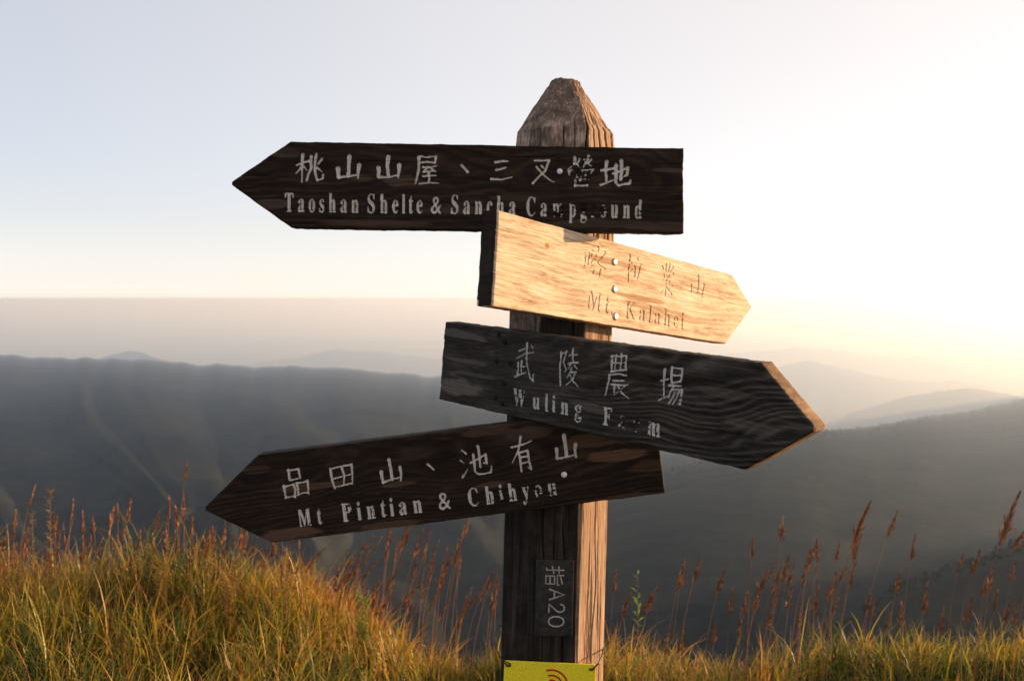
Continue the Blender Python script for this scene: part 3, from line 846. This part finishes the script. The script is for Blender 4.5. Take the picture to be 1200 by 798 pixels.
    b.matrix_basis = Matrix.Translation(-Vector(signpost.location)) @ Mx
    b['label'] = label
    for nx, ny, nr_px, nm, hexa in nails:
        c = local(nx, ny)
        r = abs(local(nx + nr_px, ny)[0] - c[0]) if not hexa else nr_px * 0.0016
        Vn, Fn = nail_mesh(r, r * (0.55 if not hexa else 0.9), hexa, rnd.random())
        nn = mesh_obj('nail', Vn, [f[:, ::-1] for f in Fn], nm, b, smooth=not hexa)
        nn.location = (c[0], 0.0012, c[1])
    return b

PL_FLAT = Plane((0, POST_Y - APO - 0.04, 0), (0, -1, 0))
n2 = np.array([1, -1, 0]) / math.sqrt(2)
PL_RIGHT = Plane(np.array([axis_x(1.6), POST_Y, 0]) + 0.14 * n2, n2)
n3 = np.array([-1, -1, 0]) / math.sqrt(2)
PL_LEFT = Plane(np.array([axis_x(1.45), POST_Y, 0]) + 0.14 * n3, n3)

board(PL_FLAT, False, (272, 215), (340, 166), (341, 267), (801, 174), (801, 274), M_BOARD_A, 'top dark brown board pointing left, white carved lettering', M_PAINT,
      [('桃', (363, 197, 34, 36)), ('山', (409, 197, 30, 30)), ('山', (455, 197, 31, 30)), ('屋', (500, 198, 30, 36)), ('、', (545, 198, 16, 16)), ('三', (588, 199, 28, 28)),
       ('叉', (636, 200, 30, 32)), ('營', (681, 201, 32, 36)), ('地', (722, 203, 36, 34))],
      [('Taoshan', (334, 248), (420, 249.5), 22), ('Shelte', (431, 249.5), (495, 250), 22), ('&', (505, 250), (517, 250.5), 20), ('Sancha', (529, 250.5), (604, 252), 22), ('Campground', (617, 253), (752, 256), 22)],
      nails=[(656, 201, 3.4, M_NAIL_PALE, False), (655, 185, 2.8, M_BOLT, True), (658, 223, 2.8, M_BOLT, True), (663, 256, 2.8, M_BOLT, True)],
      patches=[(475, 212, 22, 8, .55), (425, 208, 14, 5, .35), (545, 247, 60, 5, .35), (320, 240, 22, 7, .5), (790, 200, 28, 3, .5), (770, 266, 45, 6, .4), (700, 262, 60, 6, .3), (330, 180, 22, 6, .35), (440, 262, 70, 4, .4), (600, 232, 30, 4, .25)],
      wear=[(690, 240, 26, 18, 1.05), (681, 205, 18, 20, .72), (655, 250, 20, 14, .8), (745, 250, 10, 20, .45)], seed=1, ring=(0.2, 0.03, 0.05, 0.009), base_wear=0.05, brush=0.00175, squeeze=0.64)

board(PL_RIGHT, True, (880, 360), (858, 322), (850, 403), (584, 246), (577, 359), M_BOARD_B, 'sunlit bare pale wooden board pointing right, unpainted carved lettering', M_BOARD_B,
      [('喀', (696, 307, 26, 38)), ('拉', (742, 317, 20, 36)), ('業', (781, 328, 18, 38)), ('山', (817, 336, 18, 28))],
      [('Mt.', (687, 362), (717, 369), 22), ('Kalahei', (731, 373), (800, 386), 21)],
      nails=[(720, 307, 3.0, M_NAIL_STEEL, False), (720, 339, 3.0, M_NAIL_STEEL, False), (721, 371, 3.0, M_NAIL_STEEL, False)],
      patches=[(706, 304, 20, 4, .8), (738, 312, 18, 3.5, .6), (750, 350, 34, 4, .8), (760, 360, 40, 4, .55), (740, 330, 40, 3, .45), (745, 282, 40, 4, .5), (790, 372, 45, 4, .5), (690, 270, 50, 4, .5), (641, 288, 3, 4, .9)],
      seed=2, ring=(0.9, 0.04, 0.03, 0.010), depth=0.0013, base_wear=0.0, bevel=0.003, edge=0.0011, brush=0.0021, squeeze=0.75, tail_mat=M_SHADED_END)

board(PL_LEFT, True, (953, 503), (891, 426), (872, 551), (521, 377), (514, 468), M_BOARD_C, 'charcoal grey board pointing right with bold arched grain', M_PAINT_THIN,
      [('武', (615, 424, 24, 46)), ('陵', (667, 431, 23, 46)), ('農', (724, 441, 29, 50)), ('場', (787, 452, 29, 46))],
      [('Wuling', (601, 474), (681, 489), 19), ('Farm', (706, 497), (773, 512), 21)],
      nails=[(585, 392, 3.0, M_BOLT, True), (592, 401, 3.6, M_BOLT, True), (582, 423, 3.0, M_BOLT, True), (598, 426, 3.0, M_BOLT, True), (591, 449, 3.2, M_BOLT, True), (581, 466, 3.0, M_BOLT, True), (589, 473, 3.2, M_BOLT, True)],
      patches=[(535, 452, 26, 12, .8), (540, 392, 28, 6, .6), (545, 423, 30, 3, .5), (690, 476, 25, 7, .45), (880, 500, 40, 8, .35), (850, 460, 40, 6, .3), (560, 440, 30, 3, .35)],
      wear=[(735, 495, 24, 16, .72), (720, 455, 16, 10, .5), (785, 455, 20, 12, .35)], seed=3, ring=(0.60, 0.012, 0.14, 0.0078), depth=0.0026, base_wear=0.20,
      knots=[(563, 387, .014), (868, 512, .012)], bevel=0.0045, edge=0.002, brush=0.0013, squeeze=0.56, hollow=0.5, tip_mat=M_LIT_END, calm=0.75)

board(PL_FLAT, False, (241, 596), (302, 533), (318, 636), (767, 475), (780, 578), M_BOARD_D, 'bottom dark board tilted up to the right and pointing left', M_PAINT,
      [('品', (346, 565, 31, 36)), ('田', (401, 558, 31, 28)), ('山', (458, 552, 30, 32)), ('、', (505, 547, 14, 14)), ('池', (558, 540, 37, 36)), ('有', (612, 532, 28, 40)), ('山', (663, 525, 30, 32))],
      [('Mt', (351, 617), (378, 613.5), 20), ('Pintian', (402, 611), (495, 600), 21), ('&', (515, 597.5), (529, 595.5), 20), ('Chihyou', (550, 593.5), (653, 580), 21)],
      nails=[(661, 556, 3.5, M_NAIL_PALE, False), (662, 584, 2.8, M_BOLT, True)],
      patches=[(338, 626, 36, 8, .75), (720, 534, 42, 7, .95), (700, 516, 50, 9, .55), (765, 545, 30, 9, .35), (365, 570, 38, 4, .55), (468, 567, 26, 4, .5), (460, 615, 38, 5, .6), (575, 568, 22, 5, .55), (620, 508, 30, 8, .4), (570, 505, 40, 7, .45), (740, 582, 40, 5, .4), (300, 550, 20, 5, .3)],  # the right-end patches paint in warm bounce light
      wear=[(630, 582, 26, 14, .82), (585, 588, 30, 12, .5), (440, 605, 20, 10, .2), (612, 540, 14, 10, .45), (700, 520, 10, 10, .3)], seed=4, ring=(0.3, 0.03, 0.06, 0.008), base_wear=0.12, squeeze=0.60, hollow=0.3, brush=0.00145, depth=0.0032, tail_mat=M_LIT_END)

# ------------------------------------------------------------------ small grey number plaque on the post
def stroke_ribbon(pts, w, y, closed=False):
    """flat ribbon with mitred joints in the x-z plane, thickness 0.6 mm"""
    P = [np.array(p, float) for p in pts]
    V, F = [], []
    n = len(P)
    for k in range(n):
        a = P[k - 1] if k or closed else P[k]
        b = P[(k + 1) % n] if k < n - 1 or closed else P[k]
        if not k and not closed: d = P[1] - P[0]
        elif k == n - 1 and not closed: d = P[k] - P[k - 1]
        else:
            d1, d2 = (P[k] - a) / max(np.hypot(*(P[k] - a)), 1e-9), (b - P[k]) / max(np.hypot(*(b - P[k])), 1e-9)
            d = d1 + d2
        d = d / max(np.hypot(*d), 1e-9)
        nn = np.array([-d[1], d[0]]) * w
        for yy in (y, y - 0.0006):
            V += [(P[k][0] + nn[0], yy, P[k][1] + nn[1]), (P[k][0] - nn[0], yy, P[k][1] - nn[1])]
    for k in range(n - 1):
        a, b = k * 4, k * 4 + 4
        F += [(a + 2, a + 3, b + 3, b + 2), (a, b, b + 1, a + 1), (a, a + 2, b + 2, b), (a + 1, b + 1, b + 3, a + 3)]
    F += [(0, 1, 3, 2), (n * 4 - 4, n * 4 - 2, n * 4 - 1, n * 4 - 3)]
    return V, F

def join(parts):
    V, F, o = [], [], 0
    for v, f in parts:
        V += list(v); F += [tuple(i + o for i in q) for q in f]; o = len(V)
    return np.array(V, float), np.array(F)

def slab(w, h, t, r=0.003, n=5):
    """flat plate with rounded corners, centred, front at -t"""
    prof = []
    for sx, sz, a0 in ((1, 1, 0), (-1, 1, 90), (-1, -1, 180), (1, -1, 270)):
        for k in range(n):
            a = R(a0 + 90 * k / (n - 1))
            prof.append((sx * (w / 2 - r) + r * math.cos(a), sz * (h / 2 - r) + r * math.sin(a)))
    m = len(prof)
    V = [(x, 0, z) for x, z in prof] + [(x, -t * 0.8, z) for x, z in prof] + [(x * (1 - 0.0006 / w * 2), -t, z * (1 - 0.0006 / h * 2)) for x, z in prof] + [(0, 0, 0), (0, -t, 0)]
    F = grid_faces(3, m, True)[:, ::-1]
    T = [(k, (k + 1) % m, 3 * m) for k in range(m)] + [(2 * m + (k + 1) % m, 2 * m + k, 3 * m + 1) for k in range(m)]
    return np.array(V, float), [F, np.array(T)[:, ::-1]]

px2x = lambda px, Y: (px - CX) / FPX * Y
px2z = lambda py, Y: EYE - (py - HY) / FPX * Y
YF = POST_Y - APO - 0.004
pw, ph_ = 0.071, 0.142
V, F = slab(pw, ph_, 0.003, 0.002)
plaque = mesh_obj('plaque', V, F, M_PLAQUE, signpost, smooth=False)
plaque['label'] = 'dark grey number plaque lettered sideways on the post'
plaque.location = (px2x(649.5, YF) - POST_X, YF - POST_Y, px2z(700, YF))
plaque.rotation_euler = (0, LEAN, 0)
rib = []
def plaque_glyph(ch, top, size, length, wst):
    # text turned a quarter clockwise: its own x runs down the plaque, its own up points to the right
    for st in GLYPH[ch]:
        pts = [(0.019 - size * (y / 100), top - length * (x / 100)) for x, y in st]
        rib.append(stroke_ribbon(pts, wst, -0.0031))
plaque_glyph('指', 0.061, 0.037, 0.037, 0.0013)
plaque_glyph('A', 0.017, 0.029, 0.020, 0.0014)
plaque_glyph('2', -0.010, 0.029, 0.017, 0.0014)
plaque_glyph('0', -0.034, 0.029, 0.019, 0.0014)
V, F = join(rib)
mesh_obj('lettering', V, F, M_PLAQUE_TEXT, plaque, smooth=False)
for sx, sz in ((-0.031, 0.066), (0.031, 0.066), (-0.031, -0.066), (0.031, -0.066)):
    Vn, Fn = nail_mesh(0.0016, 0.001)
    nn = mesh_obj('screw', Vn, [f[:, ::-1] for f in Fn], M_BOLT, plaque)
    nn.location = (sx, -0.003, sz)

# ------------------------------------------------------------------ yellow plate tied round the post
yel = empty('yellow_plate', (px2x(643, YF - .002), YF - 0.002, px2z(775, YF) - 0.06))
tag(yel, 'bright yellow plastic plate with red print wired low on the signpost', 'plate')
yel.rotation_euler = (0, LEAN + 0.02, 0)
V, F = slab(0.172, 0.12, 0.003, 0.003)
mesh_obj('plate', V, F, M_YELLOW, yel, smooth=False)
arc_parts = []
for rr_ in (0.012, 0.021, 0.031):
    arc_parts.append(stroke_ribbon([(0.004 + rr_ * math.cos(R(a)), 0.016 + rr_ * math.sin(R(a))) for a in range(20, 112, 6)], 0.0016, -0.0031))
arc_parts.append(stroke_ribbon([(-0.03, -0.03), (-0.012, 0.006), (0.006, 0.012), (0.02, -0.006), (0.03, -0.035)], 0.003, -0.0031))
V, F = join(arc_parts)
mesh_obj('red_mark', V, F, M_RED, yel, smooth=False)

def tube(pts, r, n=6, closed=False):
    P = np.array(pts, float)
    rr_ = np.broadcast_to(np.asarray(r, float), (len(P),))
    T = np.gradient(P, axis=0)
    T /= np.maximum(np.linalg.norm(T, axis=1), 1e-9)[:, None]
    up = np.where(np.abs(T[:, 2:]) > 0.9, np.array([[1.0, 0, 0]]), np.array([[0, 0, 1.0]]))
    A = np.cross(T, up); A /= np.maximum(np.linalg.norm(A, axis=1), 1e-9)[:, None]
    B = np.cross(T, A)
    a = np.arange(n) / n * 2 * math.pi
    V = P[:, None] + rr_[:, None, None] * (A[:, None] * np.cos(a)[None, :, None] + B[:, None] * np.sin(a)[None, :, None])
    return V.reshape(-1, 3), grid_faces(len(P), n, True)
for sx in (-1, 1):
    hx, hz = sx * 0.078, 0.052
    Vn, Fn = tube([(hx - 0.004 * sx, -0.004, hz), (hx, -0.0075, hz + 0.001), (hx + 0.004 * sx, -0.006, hz + 0.002), (hx + 0.012 * sx, 0.004, hz + 0.006), (hx + 0.022 * sx, 0.03, hz + 0.012),
                   (hx + 0.028 * sx, 0.06, hz + 0.012), (hx + 0.03 * sx, 0.10, hz + 0.012), (hx + 0.026 * sx, 0.15, hz + .012), (hx - 0.03 * sx, 0.212, hz + .012), (0, 0.216, hz + .012)], 0.0014)
    mesh_obj('tie_wire', Vn, Fn, M_WIRE, yel)
    Vn, Fn = tube([(hx - 0.003, -0.0035, hz - 0.002), (hx + 0.003, -0.006, hz), (hx + 0.004, -0.0075, hz + 0.004), (hx + 0.007 * sx, -0.010, hz + 0.010), (hx + 0.012 * sx, -0.012, hz + 0.014)], 0.0013)
    mesh_obj('tie_wire', Vn, Fn, M_WIRE, yel)

# ------------------------------------------------------------------ grass
def grass(n, xr, yr, seed, hmin, hmax, name_label, lean=0.05, wmul=1.0, mask=None):
    g = np.random.default_rng(seed)
    x, y = g.uniform(*xr, n), g.uniform(*yr, n)
    keep = (fbm(x * 3.2 + 60, y * 3.2 + 60, 15, 3) > 0.44) | (g.random(n) < 0.42)
    if mask is not None: keep &= mask(x, y)
    x, y = x[keep], y[keep]
    n = len(x)
    z = ground_z(x, y) - 0.02
    tuft = fbm(x * 3.1 + 20, y * 3.1 + 20, 16, 3)
    h = g.uniform(hmin, hmax, n) * (0.30 + 1.4 * tuft) * np.interp(x, [-2.5, -0.9, 0.2, 1.2, 3], [1.0, 1.0, 0.8, 0.95, 1.1])
    cell = 0.17
    ci, cj = np.floor(x / cell), np.floor(y / cell)
    ccx = (ci + vnoise(ci + 0.5, cj + 0.5, 91)) * cell
    ccy = (cj + vnoise(ci + 0.5, cj + 0.5, 92)) * cell
    az = np.arctan2(y - ccy, x - ccx) + g.normal(0, 0.8, n)         # tufts open outwards
    bend = g.uniform(0.10, 1.0, n) ** 0.8 * g.uniform(0.7, 2.3, n)
    w = 0.0011 + 0.0030 * g.random(n) ** 2.2 * wmul
    kn = 6
    t = np.linspace(0, 1, kn)[None]
    ph = (bend[:, None] * 1.5) * t ** 1.5
    seg = h[:, None] / (kn - 1)
    dz = np.cos(ph) * seg
    dr = np.sin(ph) * seg
    Zc = z[:, None] + np.concatenate([np.zeros((n, 1)), np.cumsum(dz[:, 1:], 1)], 1)
    Rc = np.concatenate([np.zeros((n, 1)), np.cumsum(dr[:, 1:], 1)], 1)
    Xc = x[:, None] + Rc * np.cos(az)[:, None] + lean * (t * h[:, None])
    Yc = y[:, None] + Rc * np.sin(az)[:, None]
    fa = az + math.pi / 2 + g.normal(0, 0.5, n)
    ww = w[:, None] * np.array([[0.7, 1.0, 1.0, 0.85, 0.55, 0.06]])
    ox, oy = np.cos(fa)[:, None] * ww, np.sin(fa)[:, None] * ww
    V = np.stack([np.stack([Xc - ox, Yc - oy, Zc], -1), np.stack([Xc + ox, Yc + oy, Zc], -1)], 2)
    V = V.reshape(n, kn * 2, 3)
    f = np.array([(2 * k, 2 * k + 1, 2 * k + 3, 2 * k + 2) for k in range(kn - 1)])
    F = f[None] + (np.arange(n) * kn * 2)[:, None, None]
    patch = fbm(x * 1.1 + 3, y * 1.1 + 8, 17, 3)
    tint = np.clip(g.normal(0.36, 0.24, n) + 0.9 * (patch - 0.5) + (g.random(n) < 0.10) * 0.4 + 0.16 * sstep(3.6, 4.2, y), 0, 1)     # more golden towards the crest
    tv = np.clip(np.repeat(tint[:, None], kn * 2, 1) + 0.18 * (np.repeat(np.linspace(0, 1, kn), 2)[None] - 0.3), 0, 1)
    return V.reshape(-1, 3), F.reshape(-1, 4), tv.ravel()

parts = [grass(64000, (-3.4, 3.6), (2.3, 5.1), 21, 0.12, 0.31, ''),
         grass(4000, (-3.4, 3.6), (2.9, 4.7), 22, 0.26, 0.44, '', 0.12, 0.9),
         grass(36000, (-5, 6), (-2.5, 2.4), 23, 0.10, 0.24, '', mask=lambda x, y: np.hypot(x, y) > 0.8)]
V = np.concatenate([p[0] for p in parts])
offs = np.cumsum([0] + [len(p[0]) for p in parts[:-1]])
F = np.concatenate([p[1] + o for p, o in zip(parts, offs)])
g_o = mesh_obj('grass', V, F, M_GRASS, attrs={'tint': np.concatenate([p[2] for p in parts])})
tag(g_o, 'dense yellow green grass covering the hilltop', 'grass', kind='stuff')

# ------------------------------------------------------------------ seed stems standing above the grass, each a thing
def seed_stem(top_px, base_px, Y, label, group, head=0.13, dense=44, spread=0.30, seed=0, split=1):
    g = np.random.default_rng(seed)
    bx = px2x(base_px, Y)
    bz = float(ground_z(np.array([bx]), np.array([Y]))[0])
    tx, tz = px2x(top_px[0], Y), px2z(top_px[1], Y)
    H = tz - bz
    D = tx - bx
    if H < 0.12: return
    root = empty('seed_stem', (bx, Y, bz))
    tag(root, label, 'grass stem', group)
    dy = g.normal(0, 0.08) * H
    cu_ = g.uniform(0.35, 1.0)
    t = np.linspace(0, 1, 14)
    c = np.stack([D * ((1 - cu_) * t + cu_ * t ** 2.4), dy * t ** 2, H * t - 0.0 * t], -1)
    hl = min(head, 0.55 * H)
    Vn, Fn = tube(c, np.linspace(0.0017, 0.0007, 14), 4)
    mesh_obj('stem', Vn, Fn, M_STEM, root, attrs={'tint': np.repeat(g.uniform(0, 1) * np.ones(14), 4)})
    L = np.linalg.norm(np.diff(c, axis=0), axis=1).sum()
    VV, FF, TT = [], [], []
    o = 0
    for k in range(int(dense * 1.8)):
        u = 1 - (hl / L) * g.random() ** 0.9
        p = np.array([np.interp(u, t, c[:, i]) for i in range(3)])
        d = np.array([np.interp(min(1, u + .04), t, c[:, i]) for i in range(3)]) - np.array([np.interp(u - .05, t, c[:, i]) for i in range(3)])
        d /= np.linalg.norm(d)
        rel = (1 - u) / (hl / L)
        sp = spread * (0.35 + 0.9 * rel)
        dv = d + sp * g.normal(0, 0.55, 3) + np.array([0.10, 0, 0])
        dv /= np.linalg.norm(dv)
        ln = hl * g.uniform(0.10, 0.26) * (0.7 + 0.5 * rel)
        q = p + dv * hl * g.uniform(0.02, 0.16) * (0.3 + rel)
        s1 = np.cross(dv, g.normal(0, 1, 3)); s1 /= np.linalg.norm(s1)
        s2 = np.cross(dv, s1)
        w = g.uniform(0.0015, 0.0033)
        tipv = q + dv * ln
        m = q + dv * ln * 0.4
        v = [q, m + s1 * w, m - s1 * w * 0.5 + s2 * w * 0.87, m - s1 * w * 0.5 - s2 * w * 0.87, tipv]
        VV += v
        FF += [(o, o + 1, o + 2), (o, o + 2, o + 3), (o, o + 3, o + 1), (o + 4, o + 2, o + 1), (o + 4, o + 3, o + 2), (o + 4, o + 1, o + 3)]
        TT += [g.uniform(0, 1.0)] * 5
        o += 5
        # its thin branchlet
        w2 = 0.0004
        VV += [p + s1 * w2, p - s1 * w2, q - s1 * w2, q + s1 * w2]
        FF += [(o, o + 1, o + 2), (o, o + 2, o + 3)]
        TT += [0.5] * 4
        o += 4
    mesh_obj('seed_head', VV, np.array(FF), M_HEAD, root, smooth=False, attrs={'tint': TT})
    return root

GL, GM, GR = 'rusty seed stems on the left hummock', 'rusty seed stems seen under the lowest board', 'rusty seed stems right of the post'
seen = [  # top column, top row, base column, distance, label, group, head length, spikelets, spread
 (224, 540, 208, 4.5, 'tall lone seed stem standing highest on the left hummock', GL, .11, 40, .28),
 (1011, 588, 960, 4.1, 'tallest thick seed stem leaning right, below the grey board tip', GR, .22, 90, .30),
 (1056, 602, 1005, 4.2, 'slender bent seed stem next right of the thickest one', GR, .14, 60, .28),
 (1080, 631, 1050, 4.1, 'straight narrow seed stem standing alone against the dark slope', GR, .13, 50, .20),
 (1199, 585, 1140, 4.0, 'large plumed seed stem at the right edge, topping its neighbours', GR, .24, 95, .34),
 (1206, 612, 1142, 4.0, 'low drooping plume crossing beneath the right edge seed stem', GR, .16, 50, .30),
 (922, 611, 898, 4.2, 'feathery wide seed stem highest between post and thick stem', GR, .12, 55, .5),
 (884, 631, 874, 4.2, 'upright dark seed stem left of the feathery wide one', GR, .11, 55, .30),
 (548, 614, 515, 4.2, 'bent orange seed stem nearest the post under the lowest board', GM, .13, 50, .25)]
sidx = 100
for tx, ty, bx, Y, lb, gp, hd, dn, sp in seen:
    seed_stem((tx, ty), bx, Y, lb, gp, hd, dn, sp, sidx); sidx += 1
LL = 'short rust red seed stem in the loose row along the left hummock'
for tx, ty in [(36, 572), (84, 588), (98, 600), (113, 604), (127, 598), (141, 590), (148, 588), (150, 612), (165, 622), (188, 600), (201, 582), (207, 592), (216, 578), (219, 590), (228, 606), (245, 622), (256, 615), (262, 630),
               (275, 622), (283, 612), (290, 628), (152, 632), (132, 632), (120, 640), (70, 600), (176, 628), (193, 618), (18, 600), (10, 622), (212, 630), (235, 640), (104, 628), (302, 630), (313, 640), (325, 632), (340, 645)]:
    Y = rnd.uniform(4.0, 4.6)
    seed_stem((tx, ty), tx - rnd.uniform(-6, 16), Y, LL, 'short seed stems along the left hummock', rnd.uniform(.09, .15), rnd.randint(26, 44), rnd.uniform(.16, .36), sidx); sidx += 1
LM = 'orange brown seed stem in the thicket between left hummock and post'
for tx, ty in [(430, 640), (437, 627), (447, 655), (455, 622), (463, 640), (478, 616), (485, 610), (497, 616), (503, 625), (511, 642), (520, 655), (530, 648), (541, 628), (538, 665), (552, 690), (563, 690), (571, 684), (578, 672), (420, 660), (408, 672), (395, 668),
               (445, 680), (470, 660), (490, 650), (500, 680), (515, 690), (480, 690), (528, 700), (545, 705), (460, 700), (383, 640), (372, 655), (583, 690)]:
    Y = rnd.uniform(4.0, 4.7)
    seed_stem((tx, ty), tx - rnd.uniform(4, 52), Y, LM, 'seed stems in the thicket left of the post', rnd.uniform(.10, .19), rnd.randint(26, 46), rnd.uniform(.14, .32), sidx); sidx += 1
for k in range(46):
    tx, ty = rnd.uniform(0, 350), rnd.uniform(604, 655)
    seed_stem((tx, ty), tx - rnd.uniform(-10, 22), rnd.uniform(3.8, 4.6), LL, 'short seed stems along the left hummock', rnd.uniform(.07, .14), rnd.randint(18, 34), rnd.uniform(.10, .24), sidx); sidx += 1
for k in range(16):
    tx = rnd.uniform(375, 585); ty = rnd.uniform(625, 700) + (tx - 480) * 0.12
    seed_stem((tx, ty), tx - rnd.uniform(0, 36), rnd.uniform(3.9, 4.7), LM, 'seed stems in the thicket left of the post', rnd.uniform(.08, .17), rnd.randint(18, 36), rnd.uniform(.10, .24), sidx); sidx += 1
LR = 'rust brown seed stem leaning right in the thin row right of the post'
for tx, ty in [(722, 672), (735, 690), (762, 690), (768, 686), (799, 662), (803, 662), (821, 654), (848, 668), (860, 690), (894, 664), (906, 655), (914, 660), (921, 650), (931, 662), (930, 690), (947, 668), (953, 648), (957, 640), (962, 655), (968, 640), (976, 672), (986, 660),
               (988, 640), (998, 620), (1006, 638), (1018, 690), (1030, 705), (1056, 673), (1062, 710), (1092, 690), (1127, 648), (1145, 646), (1150, 675), (1171, 670), (1165, 690), (1182, 700), (1190, 705), (1138, 700), (1108, 715), (1045, 720), (940, 715), (905, 715),
               (880, 700), (870, 722), (838, 730), (800, 735), (785, 740), (1205, 690), (1212, 670), (1196, 660), (890, 690), (912, 684), (1000, 660), (980, 700), (960, 690)]:
    Y = rnd.uniform(3.8, 4.5)
    lean = 0.22 * (770 - ty) * rnd.uniform(0.5, 1.4)
    seed_stem((tx, ty), tx - lean, Y, LR, 'seed stems in the row right of the post', rnd.uniform(.09, .15), rnd.randint(34, 60), rnd.uniform(.26, .50), sidx); sidx += 1

# ------------------------------------------------------------------ leafy weeds among the grass
def weed(px, top, Y, width, label, seed, mat, n=60, leaf=0.035, spire=False, tint=(0, 1)):
    g = np.random.default_rng(seed)
    bx = px2x(px, Y)
    bz = float(ground_z(np.array([bx]), np.array([Y]))[0])
    H = px2z(top, Y) - bz
    root = empty('weed', (bx, Y, bz))
    tag(root, label, 'weed', 'leafy weeds among the grass')
    VV, FF, TT, o = [], [], [], 0
    stems = []
    ns = 1 if spire else 5
    for s_ in range(ns):
        a = g.uniform(0, 2 * math.pi)
        d = np.array([math.cos(a), math.sin(a), 0]) * width * (0.15 if spire else g.uniform(0.2, 0.9))
        t = np.linspace(0, 1, 9)[:, None]
        stems.append(d * t ** 1.4 + np.array([0, 0, 1]) * H * t * (1 if spire or s_ == 0 else g.uniform(0.6, 0.95)))
    SV, SF, so = [], [], 0
    for c in stems:
        v, f = tube(c, np.linspace(0.0022, 0.0008, 9), 4)
        SV.append(v); SF.append(f + so); so += len(v)
    mesh_obj('stem', np.concatenate(SV), np.concatenate(SF), M_STEM, root, attrs={'tint': np.full(so, 0.5)})
    for k in range(n):
        c = stems[g.integers(0, ns)]
        u = 1 - g.random() ** 1.2 * 0.75
        p = np.array([np.interp(u, np.linspace(0, 1, 9), c[:, i]) for i in range(3)])
        a = g.uniform(0, 2 * math.pi)
        d = np.array([math.cos(a), math.sin(a), g.uniform(0.2, 1.2)]); d /= np.linalg.norm(d)
        s = np.cross(d, [0, 0, 1]); s /= np.linalg.norm(s)
        ln = leaf * g.uniform(0.5, 1.15)
        w = ln * 0.16
        m = p + d * ln * 0.45
        e = p + d * ln + np.array([0, 0, -0.2 * ln])
        VV += [p, m + s * w, e, m - s * w]
        FF += [(o, o + 1, o + 2), (o, o + 2, o + 3)]
        TT += [g.uniform(*tint)] * 4
        o += 4
    mesh_obj('foliage', VV, np.array(FF), mat, root, smooth=False, attrs={'tint': TT})
weed(60, 575, 3.9, .03, 'tall golden leafy spire at the far left of the hummock', 1, M_WEED, 90, .035, True, (.3, .8))
weed(38, 600, 3.9, .03, 'shorter golden leafy spire just left of the tall one', 2, M_WEED, 60, .03, True, (.3, .8))
weed(190, 632, 3.9, .07, 'bushy golden weed mid way along the left hummock', 3, M_WEED, 230, .032, False, (.2, .8))
weed(268, 652, 3.8, .07, 'rust brown bushy weed left of the lowest board tip', 4, M_WEED, 240, .034, False, (.35, 1))
weed(335, 642, 3.8, .06, 'rusty green bushy weed right under the lowest board tip', 5, M_WEED, 240, .034, False, (.1, .9))
weed(428, 692, 4.0, .07, 'low fresh green weed at the end of the left hummock', 6, M_SPROUT, 260, .034)
weed(20, 640, 3.9, .08, 'low golden weed in the left corner of the hummock', 7, M_WEED, 200, .034, False, (.2, .8))
weed(748, 672, 3.8, .03, 'slim bright green sprout right of the post', 8, M_SPROUT, 34, .045, True)
